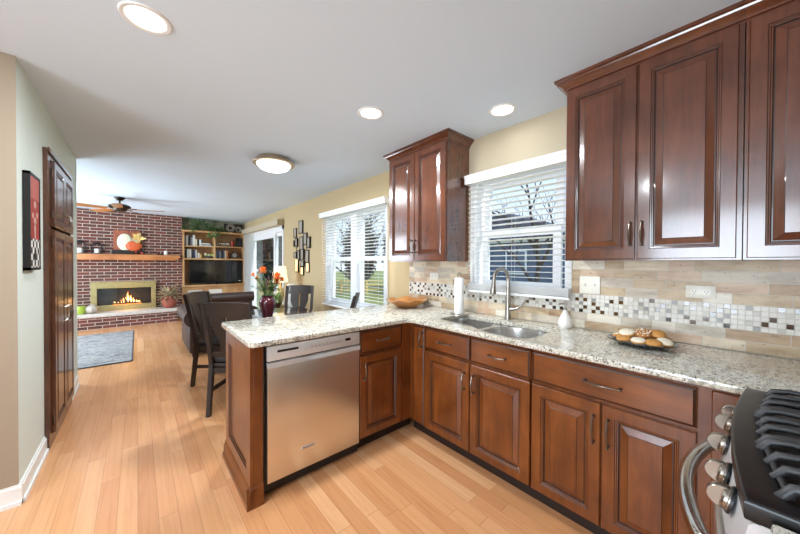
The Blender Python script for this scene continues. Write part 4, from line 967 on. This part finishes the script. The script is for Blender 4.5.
MB().prism([(1.88, ZS['lr']), (2.12, ZS['lr']), (2.12, ZS['lr']+.025), (2.09, ZS['lr']+.03)]+[(2.0+.09*math.cos(R(a)), ZS['lr']+.09+.09*math.sin(R(a))) for a in range(0, 181, 15)]+[(1.91, ZS['lr']+.03), (1.88, ZS['lr']+.025)], 9.12, 9.20, 'y').build('case', M['espresso'], o)
MB().tube([(2.0, 9.121, ZS['lr']+.09), (2.0, 9.115, ZS['lr']+.09)], .058, 24).build('face', M['nickel'], o)
# plates and greenery above the bookcase
for (x, r, L_) in ((1.935, .115, 'larger patterned grey plate propped in the corner above the bookcase'), (2.135, .085, 'smaller patterned grey plate propped nearest the corner above the bookcase')):
    o = thing('decorative_plate', L_, 'plate', (x, 9.3, 2.16)); b = MB(); cz = 2.16+.03+r
    b.T = Matrix.Translation((x, 9.32, cz)) @ Matrix.Rotation(R(80), 4, 'X'); b.lathe([(0, .004), (r*.62, .006), (r*.7, .014), (r, .022), (r, .016), (r*.7, .004), (0, 0)], (0, 0, 0), 28); b.build('plate', M['gourd'], o)
    b = MB(); b.T = Matrix.Translation((x, 9.32, cz)) @ Matrix.Rotation(R(80), 4, 'X')
    for k in range(10): b.sphere((r*.8*math.cos(k*.628), r*.8*math.sin(k*.628), .02), r*.13, 8, 4, 1, 1, .3)
    b.sphere((0, 0, .008), r*.4, 12, 4, 1, 1, .1); b.build('pattern', M['log'], o)
    MB().box(x-.05, x+.05, 9.26, 9.36, 2.16, 2.185, .004).build('stand', M['espresso'], o)
b = MB(); b.box(1.80, 2.25, 9.36, 9.385, 2.16, 2.43, .004); tag(b.build('display_board', M['espresso'], base=(2.02, 9.37, 2.16)), 'dark brown board standing behind the two plates above bookcase', 'board')
o = thing('ivy_garland', 'trailing green ivy plant sprawling along the top of the bookcase', 'plant', (1.33, 9.2, 2.16)); rn = random.Random(21)
st = MB(); lf = MB()
for i in range(26):
    x0_ = rn.uniform(.93, 1.72); p0 = Vector((x0_, 9.22, 2.17)); d_ = Vector((rn.uniform(-.2, .2), rn.uniform(-.16, .05), rn.uniform(.06, .24)*(1.15 if 1.08 < x0_ < 1.45 else .28))); pts = [p0, p0+d_*.6+Vector((0, 0, .03)), p0+d_*1.0]
    if i % 4 == 0: pts.append(p0+d_+Vector((rn.uniform(-.1, .1), -.14, -.12)))
    st.tube(pts, .004, 5)
    for p_ in pts[1:]:
        for k in range(7):
            q = p_+Vector((rn.uniform(-.09, .09), rn.uniform(-.09, .05), rn.uniform(-.06, .05))); q.z = max(q.z, 2.175) if q.y > BY0-.02 else q.z; q.x = max(q.x, .86)
            a = rn.uniform(0, 6.28); leaf(lf, q, (math.cos(a), math.sin(a), rn.uniform(-.2, .5)), rn.uniform(.055, .09), .055, rn.choice((0, 0, 1, 1, 2)), .25)
for i in range(30):
    q = Vector((1.46+rn.uniform(-.10, .16), BY0-.035+rn.uniform(-.02, .0), 2.15-rn.uniform(0, .13))); leaf(lf, q, (rn.uniform(-1, 1), -.4, -.6), .07, .05, rn.choice((0, 1, 2)), .1)
for i in range(5): st.tube([(1.40+i*.05, 9.1, 2.17), (1.42+i*.05, BY0-.03, 2.165), (1.43+i*.05, BY0-.035, 2.08)], .003, 4)
st.build('stems', M['leaf'][0], o); lf.build('leaves', M['leaf'], o, smooth=False)

# ------------------------------------------------------------------ wall sconce of little frames
o = thing('wall_collage', 'cluster of small dark frames with mirrors and candle glow on the tan wall', 'wall decoration', (XW, 5.42, 1.65))
FR = [(5.71, 1.93, .14, .18), (5.44, 2.02, .17, .24), (5.63, 1.745, .10, .17), (5.42, 1.72, .15, .26), (5.24, 1.79, .14, .22), (5.085, 1.72, .11, .20), (5.55, 1.50, .10, .20), (5.70, 1.51, .12, .11), (5.36, 1.515, .13, .20), (5.17, 1.47, .15, .24), (5.62, 1.31, .14, .26), (5.36, 1.345, .15, .12), (5.15, 1.28, .13, .18), (5.38, 1.21, .13, .16), (5.74, 1.73, .05, .12)]
for i, (y, z, w_, h_) in enumerate(FR):
    f = MB(); t_ = .016; d_ = .008+.006*(i % 3); x0_, x1_ = XW-d_-.012, XW-.001
    f.box(x0_, x1_, y-w_/2, y-w_/2+t_, z-h_/2, z+h_/2).box(x0_, x1_, y+w_/2-t_, y+w_/2, z-h_/2, z+h_/2).box(x0_, x1_, y-w_/2, y+w_/2, z-h_/2, z-h_/2+t_).box(x0_, x1_, y-w_/2, y+w_/2, z+h_/2-t_, z+h_/2)
    f = f.build('small_frame', M['black'], o, smooth=False)
    MB().box(x0_+.003, x0_+.006, y-w_/2+t_, y+w_/2-t_, z-h_/2+t_, z+h_/2-t_).build('glow_glass' if i in (10, 12, 13) else 'mirror', M['glow' if i in (10, 12, 13) else 'mirror'], f, smooth=False)
MB().tube([(XW-.008, 5.66, 1.25), (XW-.008, 5.66, 1.95)], .005, 6).build('rod', M['black'], o); MB().tube([(XW-.008, 5.22, 1.22), (XW-.008, 5.22, 1.9)], .005, 6).build('rod', M['black'], o)

# ------------------------------------------------------------------ end table, lamp, small plant, urn
o = thing('end_table', 'dark wood end table below the lamp by the patio door', 'table', (2.0, 5.6, 0))
MB().box(1.74, 2.27, 5.32, 5.88, .52, .55, .004).build('top', M['espresso'], o)
for a in (1.77, 2.24):
    for b_ in (5.35, 5.85): MB().box(a-.02, a+.02, b_-.02, b_+.02, 0, .52).build('leg', M['espresso'], o, smooth=False)
MB().box(1.77, 2.24, 5.35, 5.85, .15, .17).build('lower_shelf', M['espresso'], o, smooth=False)
o = thing('table_lamp', 'lit table lamp with cream drum shade before the patio door', 'lamp', (1.98, 5.62, .55))
MB().lathe([(0, 0), (.085, 0), (.08, .02), (.03, .04), (.05, .12), (.075, .22), (.05, .34), (.018, .38), (.012, .52), (0, .52)], (1.98, 5.62, .55), 24).build('base', M['brass'], o)
MB().lathe([(.135, .455), (.10, .745), (.097, .745), (.132, .455)], (1.98, 5.62, .55), 32).build('lamp_shade', M['shade'], o)
MB().sphere((1.98, 5.62, 1.12), .035, 12, 8).build('bulb_glass', M['diffuser'], o)
light('bulb', 'POINT', (1.98, 5.62, 1.12), 5, (1, .78, .5), .04, parent=o)
u = MB(); u.lathe([(0, 0), (.07, 0), (.085, .08), (.10, .26), (.105, .36), (.085, .41), (.05, .43), (0, .435)], (2.155, 5.50, .55), 24); tag(u.build('ginger_jar', M['ceramic'], base=(2.155, 5.5, .55)), 'tall white rounded jar between the lamp and the tan wall', 'jar')
o = thing('potted_plant', 'small leafy green plant in brown pot beside the table lamp', 'plant', (1.83, 5.40, .55))
MB().lathe([(0, 0), (.06, 0), (.08, .11), (.072, .11), (.07, .09), (0, .09)], (1.83, 5.40, .55), 18).build('pot', M['log'], o); lf = MB()
for i in range(60):
    a = rn.uniform(0, 6.28); e = rn.uniform(-.1, 1.4); d_ = Vector((math.cos(a)*math.cos(e), math.sin(a)*math.cos(e), math.sin(e))); leaf(lf, Vector((1.83, 5.40, .68))+d_*rn.uniform(0, .1), d_, .09, .04, rn.choice((1, 2, 2)), .2)
lf.build('foliage', M['leaf'], o, smooth=False)

# ------------------------------------------------------------------ dining table and chairs
TC = Vector((1.16, 3.60, 0)); TR = .60
o = thing('dining_table', 'round polished dark dining table behind the peninsula', 'table', TC)
MB().lathe([(0, .715), (TR-.03, .715), (TR-.004, .728), (TR, .738), (TR-.004, .748), (TR-.01, .75), (0, .75)], TC, 72).build('tabletop', M['table_wood'], o)
MB().lathe([(0, .10), (.06, .10), (.07, .16), (.05, .22), (.045, .40), (.075, .52), (.06, .60), (.11, .68), (.13, .715), (0, .715)], TC, 28).build('pedestal', M['espresso'], o)
for k in range(4):
    a = R(45+90*k); d_ = Vector((math.cos(a), math.sin(a), 0)); MB().tube([TC+d_*.03+Vector((0, 0, .16)), TC+d_*.16+Vector((0, 0, .13)), TC+d_*.30+Vector((0, 0, .06)), TC+d_*.37+Vector((0, 0, .025))], [.04, .034, .027, .025], 8).build('leg', M['espresso'], o)
def chair_geometry():
    """local: seat at origin, faces +y, back at -y"""
    o = thing('dining_chair', '', 'chair', (0, 0, 0), local=True); m = M['espresso']
    MB().prism([(-.215, -.20), (.215, -.20), (.235, .19), (.20, .225), (-.20, .225), (-.235, .19)], .415, .452, 'z', bev=.006).build('seat', m, o)
    c = MB(); c.prism([(-.20, -.185), (.20, -.185), (.218, .18), (.19, .208), (-.19, .208), (-.218, .18)], .452, .492, 'z', bev=.014, seg=3); c.build('cushion', M['seat_black'], o)
    for s_ in (-1, 1):
        MB().tube([(s_*.205, .19, 0), (s_*.205, .19, .42)], [.020, .026], 4).build('front_leg', m, o, smooth=False)
        def yb(z): return -.20-(0 if z < .45 else .115*((z-.45)/.52)**1.2)-(.05*(1-z/.45) if z < .45 else 0)
        b = MB(); zs = [0, .2, .45, .6, .75, .9, .998]; vs = []; fs = []
        for z in zs:
            w_ = .019 if 0 < z else .017; d_ = .021 if z > 0.3 else .017; vs += [(s_*.205-w_, yb(z)-d_, z), (s_*.205+w_, yb(z)-d_, z), (s_*.205+w_, yb(z)+d_, z), (s_*.205-w_, yb(z)+d_, z)]
        for i in range(len(zs)-1):
            for k in range(4): fs.append((i*4+k, i*4+(k+1) % 4, i*4+4+(k+1) % 4, i*4+4+k))
        fs += [(0, 1, 2, 3), tuple(len(vs)-4+k for k in range(4))]
        b._add(vs, fs); b.build('back_post', m, o, smooth=False)
        MB().box(s_*.205-.010, s_*.205+.010, -.21, .19, .20, .235).build('side_stretcher', m, o, smooth=False)
    MB().box(-.205, .205, -.02, 0, .205, .232).build('cross_stretcher', m, o, smooth=False)
    MB().box(-.205, .205, -.212, -.196, .37, .415).box(-.205, .205, .182, .20, .37, .415).box(-.212, -.196, -.2, .19, .37, .415).box(.196, .212, -.2, .19, .37, .415).build('apron', m, o, smooth=False)
    def sheet(rows, name, th):
        """curved board from rows of (x0, x1, z), bent like the back"""
        b = MB(); n = 8; vs = []; fs = []; m_ = len(rows)
        def P(x, z, sd): return (x, yb(z)-.022*(1-(x/.21)**2)+sd*th, z)
        for sd in (-1, 1):
            for (xa_, xb_, z) in rows:
                for i in range(n+1):
                    x = xa_+(xb_-xa_)*i/n; zz = z(x) if callable(z) else z; vs.append(P(x, zz, sd))
        w_ = n+1; off = m_*w_
        for sd in (0, 1):
            for r in range(m_-1):
                for i in range(n): q = sd*off+r*w_+i; fs.append((q, q+1, q+w_+1, q+w_))
        for r in range(m_-1):
            for i in (0, n): q = r*w_+i; fs.append((q, q+w_, q+w_+off, q+off))
        for i in range(n):
            for r in (0, m_-1): q = r*w_+i; fs.append((q, q+1, q+1+off, q+off))
        b._add(vs, fs); return b.build(name, m, o, ang=50)
    sheet([(-.222, .222, .885), (-.222, .222, .95), (-.222, .222, lambda x: 1.005+.010*(1-(x/.222)**2))], 'top_rail', .013)
    sheet([(-.205, .205, .515), (-.205, .205, .56)], 'lower_rail', .011)
    for s_ in (-1, 1):
        sheet([(s_*.014, s_*w_, z) for w_, z in ((.10, .55), (.088, .58), (.084, .62), (.088, .66), (.108, .71), (.134, .76), (.142, .80), (.142, .89))], 'splat', .010)
    return o
ch = chair_geometry()
def place(c, back, face, label):
    f = Vector((face[0], face[1], 0)).normalized(); p = Vector((back[0], back[1], 0))+f*.27
    c.location = p; c.rotation_euler = (0, 0, math.atan2(-f.x, f.y)); c.scale = (.92, 1, 1); c['label'] = label; c['group'] = 'dining chairs round the table'
place(ch, (.60, 2.95), (.656, .755), 'dark dining chair close behind the peninsula end with back toward the kitchen')
for bk, fc_, L_ in (((.56, 4.12), (.77, -.64), 'dark dining chair beside the leather armchair, partly behind another chair'), ((1.86, 4.47), (-.60, -.80), 'dark dining chair beyond the vase facing the kitchen'), ((1.83, 2.93), (-.80, .60), 'dark dining chair edge-on in front of the dining window')):
    place(copy_tree(ch), bk, fc_, L_)
# vase and flowers on the table
vx, vy, vz = 1.115, 3.56, .75
v_ = MB(); v_.lathe([(0, 0), (.050, 0), (.055, .01), (.062, .05), (.085, .12), (.090, .155), (.078, .195), (.058, .215), (.066, .235), (.058, .235), (.05, .215), (.0, .20)], (vx, vy, vz), 32)
tag(v_.build('vase', M['plum'], base=(vx, vy, vz)), 'plum glazed vase standing on the round dining table', 'vase')
S0 = Vector((vx, vy, vz+.21)); rt = Vector((.755, -.656, 0))
def flower(dx, dz, dep, r, L_, col):
    o = thing('flower', L_, 'flower', S0, 'orange flowers in the plum vase'); tip = S0+rt*dx+Vector((.656, .755, 0))*dep+Vector((0, 0, dz))
    MB().tube([S0-Vector((0, 0, .10)), S0+Vector((0, 0, .03))+rt*dx*.12, S0+(tip-S0)*.55+Vector((0, 0, .02)), tip], [.003, .003, .0028, .0025], 6).build('stem', M['leaf'][1], o)
    b = MB(); rr = random.Random(int(abs(dx*1000)))
    for k in range(26):
        a = k*2.4; e = 1.45-k*.085; d_ = Vector((math.cos(a)*math.cos(e), math.sin(a)*math.cos(e), math.sin(e))); leaf(b, tip+d_*r*.25, d_, r*.85, r*.6, rr.choice((0, 0, 1)), -.15)
    b.sphere(tip, r*.45, 10, 6); b.build('blossom', M['petal'], o)
for a in ((-.045, .30, -.02, .050, 'large orange bloom rising straight above the plum vase', 0), (-.165, .255, .0, .026, 'smaller amber bloom reaching furthest toward the bookcase', 0), (-.135, .215, .03, .028, 'amber bloom just below the outermost one', 0), (.115, .23, -.02, .058, 'largest orange bloom overlapping the lamp shade', 0), (.095, .17, .02, .042, 'lower orange bloom beside the largest one', 0), (.15, .20, .03, .035, 'small orange bloom at the outer edge by the lamp', 0)): flower(*a)
o = thing('greenery_spray', 'spray of dark green leaves and stems in the plum vase', 'plant', S0); st = MB(); lf = MB(); rn = random.Random(8)
for i in range(24):
    dx = rn.uniform(-.16, .15); dz = rn.uniform(.08, .26)*(1-.8*abs(dx)); dp = rn.uniform(-.09, .09); tip = S0+rt*dx+Vector((.656, .755, 0))*dp+Vector((0, 0, dz))
    st.tube([S0-Vector((0, 0, .08)), S0+(tip-S0)*.5+Vector((0, 0, .03)), tip], .0022, 5)
    for k in range(9):
        t_ = .3+.7*k/8; p_ = S0+(tip-S0)*t_+Vector((0, 0, .03*4*t_*(1-t_))); a = rn.uniform(0, 6.28); leaf(lf, p_, (math.cos(a), math.sin(a), .5), rn.uniform(.03, .055), .018, rn.choice((0, 0, 0, 1)), .2)
for i in range(5):
    dx = .0+rn.uniform(-.05, .09); tip = S0+rt*dx+Vector((0, 0, rn.uniform(.22, .30))); lf.k = 3; lf.tube([S0+(tip-S0)*.6, tip], [.009, .003], 6)
st.build('stems', M['leaf'][0], o); lf.build('leaves', M['leaf']+[M['plum']], o, smooth=False)

# ------------------------------------------------------------------ leather armchair
o = thing('armchair', 'dark brown leather armchair with rolled arms facing the fireplace', 'armchair', (1.0, 5.65, 0)); lm = M['leather']
ax0, ax1, ay0, ay1 = .555, 1.42, 5.12, 6.15
MB().box(ax0+.02, ax1-.02, ay0+.05, ay1-.03, .06, .34, .03, 3).build('base', lm, o)
MB().box(ax0+.19, ax1-.19, ay0+.22, ay1, .34, .48, .05, 4).build('seat_cushion', lm, o)
for s_, xx in ((1, ax0), (-1, ax1)):
    a = MB(); a.box(xx, xx+s_*.18, ay0+.02, ay1-.02, .06, .55, .03, 3); a.tube([(xx+s_*.06, ay0+.02, .555), (xx+s_*.06, ay1, .555)], .125, 20); a.build('arm', lm, o)
    for yy in (ay0+.08, ay1-.08): MB().lathe([(0, 0), (.022, 0), (.03, .06), (0, .06)], (xx+s_*.06, yy, 0), 12).build('foot', M['espresso'], o)
bk = MB(); bk.T = Matrix.Translation((0, ay0+.12, .30)) @ Matrix.Rotation(R(6), 4, 'X'); bk.box(ax0+.08, ax1-.04, -.10, .13, 0, .57, .07, 4); bk.build('backrest', lm, o)
bk = MB(); bk.T = Matrix.Translation((0, ay0+.12, .30)) @ Matrix.Rotation(R(6), 4, 'X'); bk.tube([(ax0+.07, -.04, .535), (ax1-.03, -.04, .535)], .075, 16); bk.build('head_roll', lm, o)

# ------------------------------------------------------------------ things on the counter
ZC = .914
o = thing('paper_towel_holder', 'white paper towel roll on a steel stand beside the sink', 'paper towel', (2.07, 1.61, ZC)); px_, py_ = 2.07, 1.61
MB().lathe([(0, 0), (.075, 0), (.078, .004), (.074, .009), (.02, .012), (0, .012)], (px_, py_, ZC), 28).build('base', M['nickel'], o)
MB().tube([(px_, py_, ZC+.01), (px_, py_, ZC+.325)], .006, 8).build('rod', M['nickel'], o)
MB().tube([(px_+.013*math.cos(k*.5236), py_-.011*math.cos(k*.5236), ZC+.342+.017*math.sin(k*.5236)) for k in range(12)], .0045, 8, closed=True).build('finial', M['nickel'], o)
MB().lathe([(.014, .013), (.038, .013), (.039, .02), (.039, .312), (.036, .316), (.014, .316), (.014, .013)], (px_, py_, ZC), 32).build('paper_roll', M['paper'], o)
o = thing('wooden_bowl', 'wavy edged wooden bowl in the corner of the worktop', 'bowl', (2.05, 2.24, ZC)); n = 48
prof_ = [(0, .004), (.085, 0), (.10, .004), (.15, .03), (.19, .055), (.225, .078), (.222, .082), (.18, .062), (.13, .036), (.08, .016), (0, .014)]
b = MB(); vs = []; fs = []
for k in range(n):
    q = 2*math.pi*k/n
    for r, z in prof_:
        w_ = max(0, (r-.1)/.125); vs.append((2.05+r*math.cos(q)*(1+.05*w_*math.cos(5*q)), 2.24+r*math.sin(q)*(1+.05*w_*math.cos(5*q))*.8, ZC+z+.009*w_*math.sin(7*q+1)))
m_ = len(prof_)
for k in range(n):
    for i in range(m_-1): fs.append((k*m_+i, ((k+1) % n)*m_+i, ((k+1) % n)*m_+i+1, k*m_+i+1))
b._add(vs, fs); b.build('bowl', M['bowl_wood'], o)
o = thing('soap_dispenser', 'white teardrop soap bottle with pump below the sink window', 'soap', (2.21, .815, ZC))
MB().lathe([(0, 0), (.034, 0), (.042, .012), (.045, .035), (.040, .06), (.026, .09), (.014, .112), (.012, .122), (0, .124)], (2.21, .815, ZC), 28).build('bottle', M['ceramic'], o)
p = MB(); p.lathe([(0, .122), (.013, .122), (.013, .134), (.005, .138), (.005, .158), (.010, .160), (.010, .168), (0, .170)], (2.21, .815, ZC), 14); p.tube([(2.21, .815, ZC+.164), (2.175, .84, ZC+.165), (2.168, .845, ZC+.157)], [.005, .0045, .004], 8); p.build('pump', M['nickel'], o)
o = thing('cookie_plate', 'dark shallow oval plate of cookies on the granite worktop', 'plate', (2.06, .375, ZC)); PX, PY = 2.06, .375
b = MB(); b.lathe([(0, 0), (.08, 0), (.09, .004), (.13, .014), (.155, .024), (.154, .027), (.128, .018), (.09, .008), (0, .007)], (PX, PY, ZC), 40, .84, 1.0); b.build('plate', M['plate'], o)
def cookie(dx, dy, dz, r, kind, rx, ry, label):
    p0 = Vector((PX+dx, PY+dy, ZC+dz+.008)); b = MB(); b.T = Matrix.Translation(p0) @ Matrix.Rotation(rx, 4, 'X') @ Matrix.Rotation(ry, 4, 'Y')
    b.lathe([(0, 0), (r*.9, 0), (r, .005), (r*.97, .012), (r*.8, .018), (r*.4, .0215), (0, .022)], (0, 0, 0), 20, 1, 1, lambda q, z: 1+.03*math.sin(5*q+dx*90))
    rr = random.Random(int(dx*9999)+7)
    if kind == 'sprinkle':
        b.k = 1
        for k in range(34):
            a, d_ = rr.uniform(0, 6.28), r*math.sqrt(rr.uniform(0, .85)); b.sphere((d_*math.cos(a), d_*math.sin(a), .0215-.005*(d_/r)**2), .0035, 6, 4)
    elif kind == 'sugar': b.k = 1; b.lathe([(r*.95, .0135), (r*.8, .0188), (r*.4, .0222), (0, .0228)], (0, 0, 0), 20)
    base = {'plain': 0, 'sprinkle': 1, 'sugar': 0}[kind]
    tag(b.build('cookie', [M['cookie'][base], M['cookie'][2]], base=tuple(p0)), label, 'cookie', 'cookies on the dark plate')
for a in ((.0, .095, .020, .036, 'sugar', -.2, .15, 'sugar dusted cookie at the sink end of the plate'), (-.055, .065, .018, .034, 'plain', -.1, -.22, 'plain cookie at front of the sink end of plate'), (.055, .06, .020, .034, 'plain', 0, -.25, 'plain golden cookie against the backsplash side at sink end'),
          (-.070, -.002, .018, .035, 'sugar', .0, -.22, 'sugar dusted cookie at the front rim of the plate'), (.0, .02, .020, .036, 'plain', 0, -.2, 'bottom plain cookie at the centre of the plate'), (.065, -.02, .020, .034, 'plain', 0, -.2, 'plain cookie at the back rim of the plate'),
          (-.060, -.062, .018, .036, 'plain', .1, -.22, 'plain golden cookie at front toward the range end'), (-.01, -.098, .020, .036, 'sugar', .25, -.3, 'sugar dusted cookie at the range end of the plate'), (.05, -.085, .022, .034, 'plain', .1, -.2, 'plain cookie at the back toward the range end'),
          (-.02, .058, .044, .038, 'sugar', -.1, -.35, 'sugar dusted cookie stacked upon the sink end cookies'), (.0, -.008, .050, .040, 'sprinkle', .0, -.42, 'cookie with white sprinkles on top of the pile'), (.03, -.062, .052, .037, 'plain', .1, -.3, 'plain cookie stacked beside the sprinkled one')): cookie(*a)

# switches and sockets
def plate(label, y0, y1, z0, z1, name, cat):
    o = thing(name, label, cat, (XW-.009, (y0+y1)/2, (z0+z1)/2)); MB().box(XW-.015, XW-.0085, y0, y1, z0, z1, .0025, 2).build('cover_plate', M['ivory'], o); return o
xp = XW-.015
def socket_(o, yc, zc, horiz=False):
    b = MB(); b.prism([(yc+.017*math.cos(k*.3927), zc+.015*math.sin(k*.3927)) for k in range(16)], xp-.002, xp+.001, 'x'); s_ = b.build('receptacle', M['ivory'], o, smooth=False)
    k = MB()
    for dy in (-.006, .006): k.box(xp-.0026, xp-.0018, yc+dy-.0012, yc+dy+.0012, zc-.001, zc+.007)
    k.prism([(yc+.0025*math.cos(q*.785), zc-.008+.0025*math.sin(q*.785)) for q in range(8)], xp-.0026, xp-.0018, 'x'); k.build('slots', M['black'], s_, smooth=False)
o = plate('white horizontal double outlet on the tile nearest the range', .108, .225, 1.168, 1.238, 'wall_outlet', 'outlet'); socket_(o, .143, 1.203); socket_(o, .190, 1.203)
o = plate('white outlet on the tile behind the wooden bowl', 2.045, 2.165, 1.188, 1.258, 'wall_outlet', 'outlet'); socket_(o, 2.082, 1.223); socket_(o, 2.128, 1.223)
o = plate('white double light switch on the tile between window and outlet', .635, .757, 1.152, 1.270, 'light_switch', 'light switch')
for yc in (.668, .724): MB().box(xp-.002, xp+.001, yc-.006, yc+.006, 1.198, 1.224).box(xp-.010, xp, yc-.004, yc+.004, 1.208, 1.219, .001).build('toggle', M['ivory'], o, smooth=False)

# ------------------------------------------------------------------ outside the windows
struct(MB().box(XW+.2, 60, -20, 70, -.75, -.6).build('lawn', M['lawn'], smooth=False))
o = thing('neighbor_house', 'blue grey neighbouring house seen through the sink window', 'building', (14, 8, -.6))
MB().box(13, 20, 4.6, 12, -.6, 2.6).build('walls', M['siding'], o, smooth=False)
b = MB(); b._add([(12.6, 4.2, 2.5), (12.6, 12.4, 2.5), (20.4, 12.4, 2.5), (20.4, 4.2, 2.5), (14.5, 8.4, 4.1), (18.5, 8.4, 4.1)], [(0, 1, 4), (1, 2, 5, 4), (2, 3, 5), (3, 0, 4, 5), (0, 3, 2, 1)]); b.build('roof', M['roof'], o, smooth=False)
for ya in (6.9, 9.6):
    b = MB(); b.box(12.94, 13.0, ya-.5, ya+.5, .9, 2.0); wf = b.build('window_frame', M['vinyl'], o, smooth=False); MB().box(12.92, 12.945, ya-.42, ya+.42, .98, 1.92).build('pane', M['siding'], wf, smooth=False)
MB().box(12.9, 13.0, 4.5, 12.1, 2.35, 2.5).build('fascia', M['vinyl'], o, smooth=False)
def tree(x, y, hgt, seed, label):
    o = thing('bare_tree', label, 'tree', (x, y, -.6), 'bare trees outside'); rr = random.Random(seed); tk = MB(); br = MB()
    def grow(p, d, L, r, lvl, mb):
        pts = [p]; q = p.copy(); dd_ = d.copy()
        for i in range(4): dd_ = (dd_+Vector((rr.uniform(-.2, .2), rr.uniform(-.2, .2), rr.uniform(-.05, .15)))).normalized(); q = q+dd_*L/4; pts.append(q.copy())
        mb.tube(pts, [r*(1-.16*i) for i in range(5)], 6 if lvl < 2 else 4)
        if lvl < 4:
            for k in range(3 if lvl else 5):
                i = rr.choice((2, 3, 4)); a = rr.uniform(0, 6.28); sp = rr.uniform(.5, 1.0); nd_ = (dd_+Vector((math.cos(a)*sp, math.sin(a)*sp, rr.uniform(-.2, .5)))).normalized(); grow(pts[i], nd_, L*rr.uniform(.55, .8), r*.5, lvl+1, br)
    grow(Vector((x, y, -.62)), Vector((0, 0, 1)), hgt*.42, hgt*.022, 0, tk); tk.build('trunk', M['bark'], o); br.build('branches', M['bark'], o)
for i, a in enumerate(((9.5, 4.6, 6, 'bare tree in front of the neighbouring house'), (7.6, 11.9, 6, 'bare tree on the lawn nearest the dining window'), (10.2, 15.2, 6, 'bare tree further out beyond the dining window'), (5.4, 15.0, 6, 'bare tree out past the dining window near the fence'), (13.2, 13.6, 6, 'bare tree furthest out past the dining window toward the house'), (4.0, 16.6, 4, 'bare tree seen through the patio door'))): tree(a[0], a[1], a[2], 30+i, a[3])
o = thing('rail_fence', 'low weathered yellow rail fence across the lawn', 'fence', (10, 20, -.6)); p0, p1 = Vector((2.9, 21.0, -.6)), Vector((15.5, 14.0, -.6))
for k in range(10): q = p0+(p1-p0)*k/9; MB().box(q.x-.06, q.x+.06, q.y-.06, q.y+.06, -.6, .30).build('post', M['fence_wood'], o, smooth=False)
for z in (-.35, -.05, .22): MB().tube([p0+Vector((0, 0, .6+z)), p1+Vector((0, 0, .6+z))], .06, 6).build('rail', M['fence_wood'], o)
for i, (x, y, r, L_) in enumerate(((4.6, 24.0, 1.35, 'dark shrub mass straight past the patio door'), (7.7, 23.4, 1.4, 'grey shrub mass second in the row past the patio door'), (10.8, 22.2, 1.4, 'dark shrub mass behind the fence seen through the outer dining pane'), (13.6, 20.6, 1.4, 'grey shrub mass behind the middle of the fence'), (16.2, 18.6, 1.4, 'dark shrub mass at the far end of the fence'), (18.6, 16.2, 1.4, 'grey shrub mass beyond the neighbouring house'))):
    o = thing('shrub', L_, 'shrub', (x, y, -.6), 'tall shrubs beyond the lawn'); lf = MB(); rr = random.Random(60+i)
    for k in range(1300):
        d_ = Vector((rr.gauss(0, 1), rr.gauss(0, 1), rr.gauss(0, 1))).normalized(); p_ = Vector((x, y, 2.3))+Vector((d_.x*r*1.02, d_.y*r*1.02, d_.z*2.9))*rr.uniform(.7, 1.0)
        if p_.z < -.5: continue
        a = rr.uniform(0, 6.28); leaf(lf, p_, (math.cos(a), math.sin(a), rr.uniform(-.4, .8)), .42, .26, rr.choice((0, 1) if i % 2 else (0, 0, 1)), .2)
    lf.k = 0; lf.sphere((x, y, 2.2), r*.82, 16, 12, 1, 1, 2.65/(r*.82), lambda q, z: 1+.06*math.sin(5*q+z)); lf.build('foliage', M['hedge'], o, smooth=False); MB().tube([(x, y, -.6), (x, y, 4.2)], [.16, .05], 8).build('stem', M['bark'], o)
